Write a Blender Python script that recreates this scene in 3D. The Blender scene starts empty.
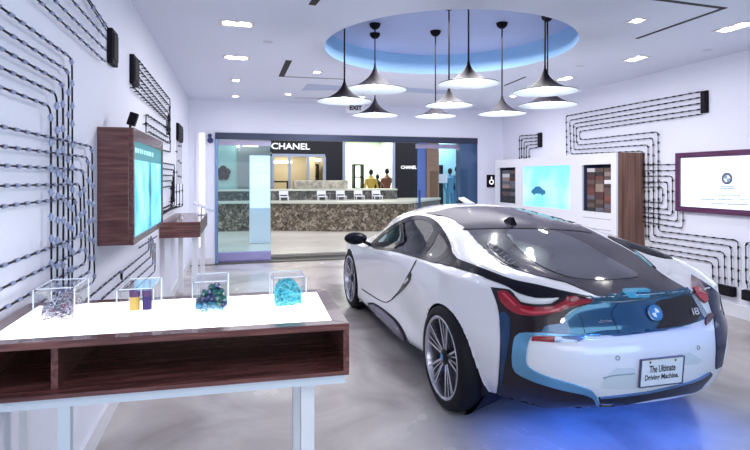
import bpy, bmesh, math, random
from mathutils import Vector, Matrix
from mathutils.bvhtree import BVHTree
from mathutils.geometry import delaunay_2d_cdt
random.seed(7)
PI=math.pi
COL=bpy.context.scene.collection
# ---------------------------------------------------------------- camera frame
TH=math.radians(15.2); F=515.0; HC=1.55; CXP=375.0; HYP=178.0
FW=Vector((math.sin(TH),math.cos(TH),0)); RT=Vector((math.cos(TH),-math.sin(TH),0)); UP=Vector((0,0,1))
CAM=Vector((0,0,HC))
def ray(px,py): return FW+RT*((px-CXP)/F)+UP*((HYP-py)/F)
def onX(px,py,X): d=ray(px,py); return CAM+d*(X/d.x)
def onY(px,py,Y): d=ray(px,py); return CAM+d*(Y/d.y)
def onz(px,py,z): d=ray(px,py); return CAM+d*((z-HC)/d.z)
def atD(px,py,D): return CAM+ray(px,py)*D
cd=bpy.data.cameras.new('camera'); cam=bpy.data.objects.new('camera',cd); COL.objects.link(cam)
cam.location=CAM; cam.rotation_euler=(PI/2,0,-TH)
cd.sensor_width=36; cd.lens=36*F/750; cd.shift_y=-(225-HYP)/750; cd.clip_start=.02
bpy.context.scene.camera=cam

# ---------------------------------------------------------------- materials
MATS={}
def mat(name,col,rough=.5,metal=0,coat=0,emit=None,es=0,spec=.5,alpha=None,trans=0,ior=1.45):
    if name in MATS: return MATS[name]
    m=bpy.data.materials.new(name); m.use_nodes=True
    p=m.node_tree.nodes['Principled BSDF']
    p.inputs['Base Color'].default_value=(*col,1); p.inputs['Roughness'].default_value=rough
    p.inputs['Metallic'].default_value=metal; p.inputs['Coat Weight'].default_value=coat
    p.inputs['Coat Roughness'].default_value=.03; p.inputs['Specular IOR Level'].default_value=spec
    p.inputs['IOR'].default_value=ior
    if emit: p.inputs['Emission Color'].default_value=(*emit,1); p.inputs['Emission Strength'].default_value=es
    if trans: p.inputs['Transmission Weight'].default_value=trans
    m.diffuse_color=(*col,1); MATS[name]=m; return m
def nodes(m): return m.node_tree.nodes, m.node_tree.links, m.node_tree.nodes['Principled BSDF']
def noise_mat(name,cols,scale=5,rough=.5,detail=6,stretch=(1,1,1),coat=0,bump=0,spec=.5,rr=None,dist=0):
    m=mat(name,cols[0][1],rough,coat=coat,spec=spec); n,l,p=nodes(m)
    tc=n.new('ShaderNodeTexCoord'); mp=n.new('ShaderNodeMapping'); mp.inputs['Scale'].default_value=stretch
    nz=n.new('ShaderNodeTexNoise'); nz.inputs['Scale'].default_value=scale; nz.inputs['Detail'].default_value=detail; nz.inputs['Distortion'].default_value=dist
    cr=n.new('ShaderNodeValToRGB'); e=cr.color_ramp.elements
    while len(e)<len(cols): e.new(.5)
    for k,(pos,c) in enumerate(cols): e[k].position=pos; e[k].color=(*c,1)
    l.new(tc.outputs['Object'],mp.inputs[0]); l.new(mp.outputs[0],nz.inputs['Vector']); l.new(nz.outputs['Fac'],cr.inputs[0]); l.new(cr.outputs[0],p.inputs['Base Color'])
    if bump:
        b=n.new('ShaderNodeBump'); b.inputs['Strength'].default_value=bump; b.inputs['Distance'].default_value=.01
        l.new(nz.outputs['Fac'],b.inputs['Height']); l.new(b.outputs[0],p.inputs['Normal'])
    if rr:
        mr=n.new('ShaderNodeMapRange'); mr.inputs[3].default_value=rr[0]; mr.inputs[4].default_value=rr[1]
        l.new(nz.outputs['Fac'],mr.inputs[0]); l.new(mr.outputs[0],p.inputs['Roughness'])
    return m
def sheer(name,tint,transp=.8,rough=.02,ior=1.45):
    """thin clear sheet: see-through tint plus a mirror-like sheen by angle"""
    m=bpy.data.materials.new(name); m.use_nodes=True; n=m.node_tree.nodes; l=m.node_tree.links; n.clear()
    o=n.new('ShaderNodeOutputMaterial'); mx=n.new('ShaderNodeMixShader'); t=n.new('ShaderNodeBsdfTransparent'); g=n.new('ShaderNodeBsdfGlossy')
    fr=n.new('ShaderNodeLayerWeight'); fr.inputs[0].default_value=.5; pw=n.new('ShaderNodeMath'); pw.operation='POWER'; pw.inputs[1].default_value=4.0
    t.inputs[0].default_value=(*tint,1); g.inputs['Roughness'].default_value=rough
    a=n.new('ShaderNodeMath'); a.operation='MULTIPLY_ADD'; a.inputs[1].default_value=.7; a.inputs[2].default_value=1-transp; a.use_clamp=True
    l.new(fr.outputs['Facing'],pw.inputs[0]); fr=pw
    l.new(fr.outputs[0],a.inputs[0]); l.new(a.outputs[0],mx.inputs[0]); l.new(t.outputs[0],mx.inputs[1]); l.new(g.outputs[0],mx.inputs[2]); l.new(mx.outputs[0],o.inputs[0])
    MATS[name]=m; return m

WALL=mat('wall_paint',(.83,.84,.95),.6)
CEIL=mat('ceiling_paint',(.78,.81,.94),.7)
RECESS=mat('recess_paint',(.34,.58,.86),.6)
WHITE=mat('white_lacquer',(.76,.76,.82),.35)
WHITEM=mat('white_satin_metal',(.86,.87,.92),.35)
FLOOR=noise_mat('polished_concrete',[(.28,(.27,.235,.235)),(.5,(.41,.37,.365)),(.72,(.54,.50,.49))],1.1,.25,9,rr=(.14,.34),dist=1.2)
STONE=noise_mat('mall_stone_floor',[(.35,(.50,.47,.42)),(.65,(.62,.59,.54))],.8,.25,4)
MARBLE=noise_mat('brown_marble',[(.32,(.035,.03,.025)),(.5,(.13,.10,.07)),(.62,(.30,.25,.19)),(.75,(.55,.50,.42))],9,.25,10,dist=1.2)
MARBLED=noise_mat('grey_marble',[(.32,(.04,.04,.045)),(.55,(.12,.115,.11)),(.75,(.34,.32,.30))],9,.25,10,dist=1)
MARBLEL=noise_mat('beige_marble',[(.32,(.30,.27,.22)),(.7,(.62,.58,.48))],7,.25,8)
WOODX=noise_mat('walnut_along_x',[(.3,(.085,.028,.026)),(.5,(.15,.055,.050)),(.7,(.25,.10,.085))],6,.25,8,(.6,9,9),coat=.4)
WOODY=noise_mat('walnut_along_y',[(.3,(.085,.028,.026)),(.5,(.15,.055,.050)),(.7,(.25,.10,.085))],6,.25,8,(9,.6,9),coat=.3)
WOODZ=noise_mat('walnut_cabinet_side',[(.3,(.12,.055,.042)),(.5,(.20,.10,.075)),(.7,(.30,.165,.125))],3,.4,8,(9,9,.4))
BLACK=mat('black_plastic',(.010,.008,.014),.6,spec=.15)
BLACKM=mat('black_satin',(.014,.012,.018),.6,spec=.2)
CABLE=mat('cable_black',(.008,.008,.012),.6,spec=.2)
CLIP=mat('cable_clip_grey',(.30,.34,.50),.35,.3)
SHADEB=mat('pendant_black',(.008,.006,.012),.6,spec=.12)
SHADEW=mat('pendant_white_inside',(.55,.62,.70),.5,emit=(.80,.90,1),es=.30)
BULB=mat('bulb_glow',(1,1,1),.5,emit=(1,.95,.85),es=14)
DOWN=mat('downlight_glow',(1,1,1),.5,emit=(1,.96,.88),es=30)
TRIMW=mat('downlight_trim',(.75,.68,.66),.5)
LIGHTP=mat('light_table_panel',(1,1,1),.4,emit=(.97,.98,1),es=1.5)
SLOT=mat('slot_black',(.01,.01,.012),.6)
PAINTW=mat('car_pearl_white',(.84,.83,.87),.22,coat=1)
GLOSSB=mat('car_gloss_black',(.008,.008,.016),.14,coat=.04,spec=.12)
HATCH=mat('car_hatch_dark',(.046,.038,.054),.14,coat=.06,spec=.2)
CARGLASS=mat('car_rear_glass',(.05,.05,.07),.04,coat=.4,spec=.5)
RED=mat('lamp_red',(.22,.003,.015),.14,coat=.5,emit=(.6,.01,.04),es=.06)
REDD=mat('lamp_dark_red',(.10,.004,.015),.12,coat=1)
REDL=mat('lamp_light_red',(.60,.05,.08),.12,coat=.6)
BLUEM=mat('trim_satin_blue',(.16,.42,.66),.22,.6,coat=.6)
SILL=mat('sill_dark_grey',(.09,.075,.15),.25,coat=.3)
SILVER=mat('wheel_silver',(.50,.50,.56),.22,.9)
CHROME=mat('chrome',(.8,.8,.85),.1,1)
WHEELB=mat('wheel_black',(.006,.006,.012),.4,spec=.3)
RUBBER=mat('tyre_rubber',(.008,.007,.011),.6,spec=.25)
SEATM=mat('car_seat_leather',(.10,.10,.24),.45)
TEAL=mat('teal_trim',(.10,.62,.60),.4)
INTER=mat('car_interior_dark',(.02,.02,.045),.6)
PLATE=mat('plate_white',(.82,.84,.86),.35)
INK=mat('ink_black',(.01,.01,.015),.5)
LETTERW=mat('letters_white',(.9,.9,.92),.4,emit=(1,1,1),es=.55)
LOGOB=mat('roundel_blue',(.05,.28,.6),.2,coat=.6)
LOGOW=mat('roundel_white',(.9,.9,.92),.2,coat=.6)
LOGOD=mat('roundel_dark_blue',(.05,.22,.42),.15,coat=1)
sheer('tinted_car_glass',(.10,.11,.34),.95)
sheer('acrylic',(.985,.99,1),.99,.02,1.25)
ACE=mat('acrylic_edge',(.80,.86,.95),.15,coat=.5,alpha=1)
sheer('storefront_glass',(.80,.93,.97),.98)
sheer('storefront_glass_clear',(.85,.93,.98),.99)

# ---------------------------------------------------------------- mesh helpers
class M:
    def __init__(s): s.v=[]; s.f=[]
    def add(s,vs,fs):
        b=len(s.v); s.v+= [Vector(x) for x in vs]; s.f+=[tuple(i+b for i in f) for f in fs]; return s
    def box(s,x0,x1,y0,y1,z0,z1,mx=None):
        vs=[Vector(p) for p in ((x0,y0,z0),(x1,y0,z0),(x1,y1,z0),(x0,y1,z0),(x0,y0,z1),(x1,y0,z1),(x1,y1,z1),(x0,y1,z1))]
        if mx: vs=[mx@p for p in vs]
        return s.add(vs,[(3,2,1,0),(4,5,6,7),(0,1,5,4),(1,2,6,5),(2,3,7,6),(3,0,4,7)])
    def hexa(s,b,t):
        n=len(b); return s.add(list(b)+list(t),[tuple(range(n))[::-1],tuple(range(n,2*n))]+[(i,(i+1)%n,n+(i+1)%n,n+i) for i in range(n)])
    def tube(s,pts,r,n=8,cap=True):
        pts=[Vector(p) for p in pts]; rs=r if isinstance(r,(list,tuple)) else [r]*len(pts)
        b=len(s.v); pr=None
        for i,p in enumerate(pts):
            t=(pts[min(i+1,len(pts)-1)]-pts[max(i-1,0)]).normalized()
            if pr is None:
                a=Vector((0,0,1)) if abs(t.z)<.9 else Vector((1,0,0)); x=t.cross(a).normalized()
            else:
                x=(pr-t*pr.dot(t)).normalized()
            pr=x; y=t.cross(x)
            for k in range(n):
                a=2*PI*k/n; s.v.append(p+(x*math.cos(a)+y*math.sin(a))*rs[i])
        for i in range(len(pts)-1):
            for k in range(n):
                s.f.append((b+i*n+k,b+i*n+(k+1)%n,b+(i+1)*n+(k+1)%n,b+(i+1)*n+k))
        if cap: s.f.append(tuple(b+k for k in range(n))[::-1]); s.f.append(tuple(b+(len(pts)-1)*n+k for k in range(n)))
        return s
    def lathe(s,prof,c=(0,0,0),n=32,mx=None,closed=False):
        """profile of (r,z) turned about z"""
        b=len(s.v); c=Vector(c); mx=mx or Matrix.Identity(4)
        for r,z in prof:
            for k in range(n):
                a=2*PI*k/n; s.v.append(c+(mx@Vector((r*math.cos(a),r*math.sin(a),z))))
        m=len(prof)
        for i in range(m if closed else m-1):
            j=(i+1)%m
            for k in range(n): s.f.append((b+i*n+k,b+i*n+(k+1)%n,b+j*n+(k+1)%n,b+j*n+k))
        return s
    def ball(s,c,rx,ry=None,rz=None,n=14,m=8,mx=None):
        ry=ry or rx; rz=rz or rx; mm=Matrix.Diagonal((rx,ry,rz,1)); mm=(mx@mm) if mx else mm
        return s.lathe([(max(.001,math.sin(PI*i/m)),-math.cos(PI*i/m)) for i in range(m+1)],c,n,mm)
def obj(name,m,material,parent=None,smooth=False,bevel=0,label=None,cat=None,group=None,kind=None,recalc=True):
    me=bpy.data.meshes.new(name)
    base=wloc(parent)
    me.from_pydata([tuple(v-base) for v in m.v],[],m.f)
    if recalc:
        bm=bmesh.new(); bm.from_mesh(me); bmesh.ops.recalc_face_normals(bm,faces=bm.faces); bm.to_mesh(me); bm.free()
    me.materials.append(MATS[material] if isinstance(material,str) else material)
    o=bpy.data.objects.new(name,me); COL.objects.link(o)
    if parent: o.parent=parent
    if smooth:
        for p in me.polygons: p.use_smooth=True
        if smooth!='all':
            try: me.set_sharp_from_angle(angle=math.radians(38))
            except Exception: pass
    if bevel:
        b=o.modifiers.new('bevel','BEVEL'); b.width=bevel; b.segments=2; b.limit_method='ANGLE'
    tag(o,label,cat,group,kind); return o
def wloc(p):
    v=Vector((0,0,0))
    while p: v+=p.location; p=p.parent
    return v
def tag(o,label=None,cat=None,group=None,kind=None):
    if label: o['label']=label
    if cat: o['category']=cat
    if group: o['group']=group
    if kind: o['kind']=kind
def thing(name,label,cat,loc=(0,0,0),group=None):
    o=bpy.data.objects.new(name,None); COL.objects.link(o); o.location=loc; o.empty_display_size=.1
    tag(o,label,cat,group); return o
def struct(name,m,material,**k): return obj(name,m,material,kind='structure',**k)
def textmesh(body,size,mx,extr=.002,bold=0,align='CENTER'):
    c=bpy.data.curves.new('t','FONT'); c.body=body; c.size=size; c.align_x=align; c.align_y='CENTER'; c.extrude=extr; c.offset=bold; c.resolution_u=3
    o=bpy.data.objects.new('t',c); COL.objects.link(o)
    dg=bpy.context.evaluated_depsgraph_get(); me=bpy.data.meshes.new_from_object(o.evaluated_get(dg))
    m=M(); m.add([mx@v.co for v in me.vertices],[tuple(p.vertices) for p in me.polygons])
    bpy.data.objects.remove(o); bpy.data.curves.remove(c); bpy.data.meshes.remove(me); return m
def frame(o,x,y): # matrix with axes x,y and normal
    x=Vector(x).normalized(); y=Vector(y).normalized(); z=x.cross(y)
    return Matrix(((x.x,y.x,z.x,o[0]),(x.y,y.y,z.y,o[1]),(x.z,y.z,z.z,o[2]),(0,0,0,1)))

# ================================================================ SETTING
XL,XR,YB,H=-.79,5.4,9.7,2.95
Y0=-2.2
HDR=2.37; SX0,SX1=-.345,4.816
struct('floor',M().box(XL-.15,XR+.15,Y0,YB-.12,-.1,0),FLOOR)
m=M(); m.box(-14,20,YB+.95,34,-.1,-.002); struct('trim_1',m,STONE)
m=M(); m.box(-14,20,YB-.12,YB+.95,-.14,-.03); struct('trim_2',m,SLOT)
for k,y in enumerate((YB+.08,YB+.60)):
    struct('trim_%d'%(3+k),M().box(SX0,SX1,y,y+.05,-.03,0),mat('track_metal',(.25,.23,.20),.5,.5))
struct('wall_left',M().box(XL-.15,XL,Y0,YB+.1,0,H+.5),WALL)
struct('wall_right',M().box(XR,XR+.15,Y0,YB+.1,0,H+.5),WALL)
m=M(); m.box(XL,SX0,YB,YB+.25,0,H+.5); m.box(SX1,XR,YB,YB+.25,0,H+.5); m.box(SX0,SX1,YB,YB+.25,HDR,H+.5)
struct('wall_back',m,WALL)
struct('wall_rear',M().box(XL-.15,XR+.15,Y0-.15,Y0,0,H+.1),WALL)
struct('baseboard_left',M().box(XL,XL+.02,Y0,YB-.02,0,.12),WHITE)
struct('baseboard_right',M().box(XR-.02,XR,Y0,YB-.02,0,.14),WHITE)
m=M(); m.box(XL+.02,SX0,YB-.02,YB,0,.12); m.box(SX1,XR-.02,YB-.02,YB,0,.12); struct('baseboard_back',m,WHITE)
# ceiling with its round recess
CC=(2.23,5.20); CR=1.33; CZ=H+.255
N=96; m=M(); ring=[];out=[]
for k in range(N):
    a=2*PI*k/N; dx,dy=math.cos(a),math.sin(a)
    ring.append((CC[0]+CR*dx,CC[1]+CR*dy,H))
    t=min([( (XR+.1-CC[0])/dx if dx>0 else (XL-.1-CC[0])/dx) if abs(dx)>1e-6 else 1e9, ((YB+.1-CC[1])/dy if dy>0 else (Y0-CC[1])/dy) if abs(dy)>1e-6 else 1e9])
    out.append((CC[0]+t*dx,CC[1]+t*dy,H))
cor=[(XR+.1,YB+.1,H),(XL-.1,YB+.1,H),(XL-.1,Y0,H),(XR+.1,Y0,H)]
vs=ring+out+cor; fs=[]
def side(p): return 0 if abs(p[0]-(XR+.1))<1e-4 else 1 if abs(p[1]-(YB+.1))<1e-4 else 2 if abs(p[0]-(XL-.1))<1e-4 else 3
for k in range(N):
    j=(k+1)%N; a,b=side(out[k]),side(out[j])
    if a==b: fs.append((k,j,N+j,N+k))
    else: fs.append((k,j,N+j,2*N+{(0,1):0,(1,2):1,(2,3):2,(3,0):3}[(a,b)],N+k))
m.add(vs,fs)
struct('ceiling',m,CEIL)
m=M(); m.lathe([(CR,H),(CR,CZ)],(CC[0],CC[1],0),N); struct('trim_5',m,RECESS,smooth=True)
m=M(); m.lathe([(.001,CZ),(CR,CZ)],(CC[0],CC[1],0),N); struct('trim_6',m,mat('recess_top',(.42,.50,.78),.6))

# storefront frame and sliding glass
struct('trim_7',M().box(SX0,SX1,YB-.03,YB+.06,HDR-.12,HDR),mat('frame_dark',(.05,.06,.10),.3,.6))
struct('trim_8',M().box(SX0,SX0+.05,YB-.03,YB+.06,0,HDR-.12),mat('frame_blue',(.20,.32,.50),.25,.7))
pr=onY(460,180,YB).x
struct('trim_9',M().box(pr,SX1,YB-.02,YB+.2,0,HDR-.12),mat('column_blue',(.05,.11,.22),.2,.3,coat=.5))
def slide(name,x0,x1,g,lab):
    t=thing(name,lab,'glass door',((x0+x1)/2,YB+.12,-.03),'sliding glass panels of the storefront')
    obj('glass_pane',M().box(x0,x1,YB+.115,YB+.127,.18,HDR-.13),g,t)
    obj('bottom_rail',M().box(x0,x1,YB+.09,YB+.15,-.03,.19),mat('rail_satin_violet',(.36,.34,.60),.22,.85),t,bevel=.006)
    obj('top_rail',M().box(x0,x1,YB+.09,YB+.15,HDR-.22,HDR-.13),mat('rail_satin_pink',(.42,.38,.52),.3,.7),t)
slide('sliding_glass_door',onY(217,180,YB+.12).x,onY(271,180,YB+.12).x,'storefront_glass','blue tinted glass sliding panel at the left end of the storefront opening')
slide('sliding_glass_door',onY(416,180,YB+.12).x,onY(460,180,YB+.12).x,'storefront_glass_clear','glass sliding panel beside the dark blue column at the right end of the opening')

# ================================================================ MALL BEYOND
def yrect(x0,y0,x1,y1,Y,th=.1,back=True):
    a=onY(x0,y1,Y); b=onY(x1,y0,Y); return (a.x,b.x,Y,Y+th,a.z,b.z)
YF=19.5
t=thing('shop_front','black shop front with white lettering across the walkway beyond the stone counter','shop front',(onY(330,200,YF).x,YF,0))
FB=mat('facade_black',(.012,.011,.016),.3)
m=M()
zt=onY(330,128,YF).z; xl=onY(269,180,YF).x; xr=onY(417,180,YF).x
w1=(onY(272,155,YF),onY(325,200,YF)); w2=(onY(343,141.5,YF),onY(394,200,YF))
m.box(xl,w1[0].x,YF,YF+.2,0,zt); m.box(w1[0].x,w1[1].x,YF,YF+.2,w1[0].z,zt); m.box(w1[1].x,w2[0].x,YF,YF+.2,0,zt)
m.box(w2[0].x,w2[1].x,YF,YF+.2,w2[0].z,zt); m.box(w2[1].x,xr,YF,YF+.2,0,zt)
obj('facade',m,FB,t)
mid=onY(290.5,146,YF); hgt=(onY(290,142.6,YF)-onY(290,150.6,YF)).z
def fitted(body,x0,x1,yc,Y,hpx,mat_,parent,name='lettering'):
    c=onY((x0+x1)/2,yc,Y); W=onY(x1,yc,Y).x-onY(x0,yc,Y).x; hh=hpx*(onY(x0,yc-1,Y).z-onY(x0,yc,Y).z)
    tm=textmesh(body,1,Matrix.Identity(4),.01,.02)
    xs=[v.x for v in tm.v]; ys=[v.y for v in tm.v]; sx=W/(max(xs)-min(xs)); sy=hh/(max(ys)-min(ys)); cx=(max(xs)+min(xs))/2; cy=(max(ys)+min(ys))/2
    tm.v=[Vector((c.x+(v.x-cx)*sx,Y-.03-v.z,c.z+(v.y-cy)*sy)) for v in tm.v]
    return obj(name,tm,mat_,parent)
fitted('CHANEL',271.5,310,146.3,YF,6.4,LETTERW,t)
fitted('CHANEL',400.8,416.4,167.3,YF,3.3,LETTERW,t)
MUL=mat('mullion_steel',(.45,.50,.62),.3,.6)
for px in (272.5,289.5,308,324.5):
    a=onY(px,190,YF); obj('window_mullion',M().box(a.x-.05,a.x+.05,YF-.03,YF+.03,0,w1[0].z-.05),MUL,t)
obj('window_head',M().box(w1[0].x,w1[1].x,YF-.03,YF+.03,w1[0].z-.05,w1[0].z+.05),MUL,t)
for px in (344,393.5): a=onY(px,190,YF); obj('window_mullion',M().box(a.x-.06,a.x+.06,YF-.03,YF+.03,0,w2[0].z),MUL,t)
# rooms behind the two shop windows
IN1=mat('shop_interior_warm',(.42,.38,.28),.6); IN2=mat('shop_interior_pale',(.62,.68,.60),.6)
for (w,mm) in ((w1,IN1),(w2,IN2)):
    m=M(); x0,x1=w[0].x-.3,w[1].x+.3
    m.box(x0,x1,YF+3,YF+3.1,0,w[0].z+.4); m.box(x0-.1,x0,YF+.2,YF+3,0,w[0].z+.4); m.box(x1,x1+.1,YF+.2,YF+3,0,w[0].z+.4); m.box(x0,x1,YF+.2,YF+3,w[0].z+.3,w[0].z+.4); 
    obj('display_room',m,mm,t)
def lamp_strip(px0,px1,py,Y):
    a=onY(px0,py,Y); b=onY(px1,py,Y); return M().box(a.x,b.x,Y,Y+.1,a.z-.05,a.z+.05)
for (a,b,y) in ((273,292,162),(312,322,160)):
    obj('strip_light',lamp_strip(a,b,y,YF+2.8),mat('strip_glow',(1,.95,.8),.5,emit=(1,.93,.75),es=3),t)
obj('interior_column',M().box(onY(309,180,YF+1.5).x,onY(315,180,YF+1.5).x,YF+1.5,YF+1.9,0,w1[0].z),mat('cream_wall',(.7,.66,.5),.5),t)
# goods behind the glass
def shelf_unit(px0,px1,py0,Y,name,label,mt=BLACKM):
    a=onY(px0,py0,Y); b=onY(px1,py0,Y); t=thing(name,label,'shelf',((a.x+b.x)/2,Y,0)); m=M()
    for x in (a.x,b.x-.06): m.box(x,x+.06,Y,Y+.4,0,a.z)
    m.box(a.x,b.x,Y,Y+.4,a.z-.06,a.z)
    obj('frame',m,mt,t)
    z=a.z-.55
    while z>.3: obj('shelf_board',M().box(a.x+.06,b.x-.06,Y,Y+.4,z,z+.04),mt,t); z-=.45
    return t
shelf_unit(354,364,164,YF+.8,'open_shelf_unit','dark open shelf unit in the pale right shop window')
shelf_unit(272,289,181,YF+1.2,'open_shelf_unit','low black shelf unit in the left shop window')
shelf_unit(311,319,164,YF+2.3,'open_shelf_unit','tall dark shelf unit at the right side of the left shop window')
def mannequin(px,topy,Y,label,cm,sz=1,legs=None):
    a=onY(px,topy,Y); t=thing('mannequin',label,'mannequin',(a.x,Y,0),'mannequins in the shop windows'); hgt=a.z; s=hgt/1.8
    x=a.x
    body=[(.001,.82),(.15,.84),(.17,.95),(.13,1.08),(.18,1.3),(.19,1.42),(.08,1.5),(.05,1.56)]
    mx=Matrix.Diagonal((s,s*.65,s,1))
    obj('torso',M().lathe(body,(x,Y,0),14,mx),cm,t,smooth=True)
    obj('head',M().ball((x,Y,1.68*s),.085*s,.095*s,.12*s),BLACKM if cm!=BLACKM else RUBBER,t,smooth=True)
    for sg in (-1,1):
        obj('arm',M().tube([(x+sg*.18*s,Y,1.4*s),(x+sg*.25*s,Y-.03,1.12*s),(x+sg*.22*s,Y-.12*s,.88*s)],[.055*s,.045*s,.03*s],8),cm,t,smooth=True)
        obj('leg',M().tube([(x+sg*.09*s,Y,.9*s),(x+sg*.1*s,Y,.48*s),(x+sg*.1*s,Y,.02)],[.085*s,.06*s,.04*s],8),legs or BLACKM,t,smooth=True)
GOLD=mat('gold_cloth',(.55,.38,.08),.5); NAVY=mat('navy_cloth',(.03,.06,.10),.5); GREY=mat('grey_cloth',(.12,.12,.14),.6); BLUEC=mat('blue_cloth',(.10,.30,.45),.5); TAN=mat('rust_cloth',(.20,.08,.05),.5)
mannequin(371,169,YF+.7,'mannequin in a dark and gold outfit, leftmost in the pale shop window',GOLD)
mannequin(377.5,174,YF+1.3,'mannequin in a black outfit, middle of the pale shop window',BLACKM)
mannequin(387,168,YF+.7,'mannequin with a rust coloured jacket, rightmost in the pale shop window',TAN)
# neighbouring shop: wood pier, blue window with clothes
t=thing('boutique_front','neighbouring shop front with wood cladding and pale blue window at the far right','shop front',(onY(440,200,YF).x,YF,0))
a=onY(417.4,130,YF); b=onY(426,130,YF); c=onY(438,130,YF); d=onY(462,130,YF)
obj('blue_pier',M().box(a.x,b.x,YF,YF+.3,0,a.z),mat('pier_blue',(.16,.22,.55),.4),t)
obj('wood_pier',M().box(b.x,c.x,YF-.1,YF+.3,0,a.z),noise_mat('orange_wood',[(.3,(.30,.14,.08)),(.7,(.48,.26,.16))],4,.4,4,(1,1,14)),t)
obj('door_panel',M().box(onY(429.5,171,YF).x,onY(436.5,171,YF).x,YF-.14,YF-.1,0,onY(430,171,YF).z),mat('door_brown',(.22,.10,.04),.4),t)
obj('display_room',M().box(c.x,d.x+4,YF+1.6,YF+1.7,0,a.z),mat('pale_teal_wall',(.38,.66,.70),.5),t)
obj('sign_board',M().box(onY(438,174,YF).x,onY(447,174,YF).x,YF-.05,YF,onY(440,183,YF).z,onY(440,174,YF).z),WHITE,t)
obj('sill',M().box(c.x,d.x+1,YF-.1,YF+.2,0,onY(440,206,YF).z),mat('sill_teal',(.35,.62,.65),.3),t)
obj('post',M().box(onY(440,180,YF).x,onY(443,180,YF).x,YF-.02,YF+.1,0,onY(440,165,YF).z),BLACKM,t)
mannequin(450,168,YF+.5,'mannequin in blue clothes, left one in the pale blue shop window',BLUEC,legs=BLUEC)
mannequin(457,166,YF+.8,'mannequin in dark navy clothes, beside the dark blue column',NAVY,legs=BLUEC)
# left end of the walkway
t=thing('mall_wall_panels','greenish wall with grey pier seen through the left glass panel','wall panels',(onY(235,200,18.5).x,18.5,0))
obj('green_panel',M().box(onY(195,130,18.5).x,onY(237.5,130,18.5).x,18.5,18.7,0,onY(240,126,18.5).z),mat('green_wall',(.38,.55,.50),.5),t)
obj('grey_pier',M().box(onY(237.5,130,18.5).x,onY(270,130,18.5).x,18.4,18.7,0,onY(240,126,18.5).z),mat('taupe_wall',(.26,.26,.26),.5),t)
obj('downlight',M().box(onY(237,146,18.3).x,onY(239.5,146,18.3).x,18.2,18.3,onY(240,147,18.3).z,onY(240,145,18.3).z),BULB,t)
obj('strip_light',M().box(onY(243,146,18.3).x,onY(258,146,18.3).x,18.2,18.3,onY(240,146.6,18.3).z,onY(240,145.6,18.3).z),'strip_glow',t)
c=onY(223,173,18.4); fl=M()
for k in range(5):
    a=2*PI*k/5+.3; fl.ball((c.x+.14*math.cos(a),18.4,c.z+.14*math.sin(a)),.12,.05,.12)
fl.ball((c.x,18.36,c.z),.08,.05,.08)
obj('flower_emblem',fl,BLACK,label='black five petalled flower shape on the greenish wall',cat='ornament',smooth=True)
t=thing('reflection_panel','tall pale blue glowing panel added for a bright reflection in the left glass','added panel',(onY(259.5,200,12.5).x,12.5,0))  # glowing panel added to stand in for a bright cyan reflection
a=onY(249.5,208,12.5); b=onY(270.5,155.5,12.5)
obj('cabinet_body',M().box(a.x,b.x,12.52,12.62,0,b.z),WHITEM,t,bevel=.01)
LB=mat('reflection_panel_glow',(.7,.88,1),.4,emit=(.62,.84,1),es=.85)
zm=onY(260,173,12.5).z
obj('light_panel',M().box(a.x+.02,b.x-.02,12.5,12.52,zm+.01,b.z-.03),LB,t); obj('light_panel',M().box(a.x+.02,b.x-.02,12.5,12.52,a.z,zm-.01),LB,t)
# walkway ceiling and end walls (outdoors of the showroom)
struct('wall_front',M().box(-14,20,23,23.2,0,6),mat('mall_far_wall',(.35,.34,.32),.7))
def room_fill(a,b_,e,col,dy=1.6):
    l=bpy.data.lights.new('shop_fill','AREA'); l.shape='RECTANGLE'; l.size=abs(b_.x-a.x)*.9; l.size_y=1.8; l.energy=e; l.color=col  # added unseen lamp, brightens the dark room behind a shop window
    o=bpy.data.objects.new('shop_fill',l); COL.objects.link(o); o.location=((a.x+b_.x)/2,YF+dy,a.z+.2)
room_fill(w1[0],w1[1],60,(1,.9,.7)); room_fill(w2[0],w2[1],150,(.95,1,.92)); room_fill(onY(438,140,YF),onY(465,140,YF),60,(.85,.95,1),.9)
# stone counter, two tiers
def poly_block(name,pts_px,z0,z1,material,lab=None,parent=None,cap=None):
    pass
t=thing('stone_counter','long brown marble counter in the walkway, cut at angles, with pale top edge','counter',(onz(330,230,0).x,14.6,0))
A=onz(205,226,0); B=onz(270,226.5,0); C=onz(338,231.5,0); D_=onz(408,231,0); E=onz(440,222,0)
A.y=15.6;B.y=15.5
def blk(pts,z0,z1,ins=0,back=1.2):
    fr=[Vector((p.x,p.y,0)) for p in pts]; bk=[Vector((p.x,17.0,0)) for p in pts]
    m=M()
    for i in range(len(fr)-1):
        q=[fr[i],fr[i+1],bk[i+1],bk[i]]
        m.hexa([v+Vector((0,0,z0)) for v in q],[v+Vector((0,0,z1)) for v in q])
    return m
zl=onz(0,0,0).z
P=[A,B,C,D_,E]
obj('marble_front',blk(P,0,.80),MARBLE,t)
P2=[p+Vector((0,-.07,0)) for p in P]
obj('counter_edge',blk(P2,.80,.86),mat('pale_stone_edge',(.55,.56,.48),.3),t)
t=thing('stone_back_ledge','dark grey marble raised ledge on the back of the long stone counter','counter',(onY(300,195,16.2).x,16.2,.86))
a=onY(205,190.5,16.2); b=onY(397,190.5,16.2)
obj('ledge_body',M().box(a.x,b.x,16.2,16.8,.86,a.z-.03),MARBLED,t)
obj('ledge_edge',M().box(a.x,b.x,16.15,16.85,a.z-.03,a.z+.02),mat('pale_stone_edge',(.55,.56,.48),.3),t)
a=onY(295,180.5,16.9); b=onY(349,192,16.9)
obj('stone_block',M().box(a.x,b.x,17.05,17.7,0,a.z),MARBLEL,label='beige stone block rising behind the dark marble ledge',cat='counter',bevel=.02)
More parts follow.
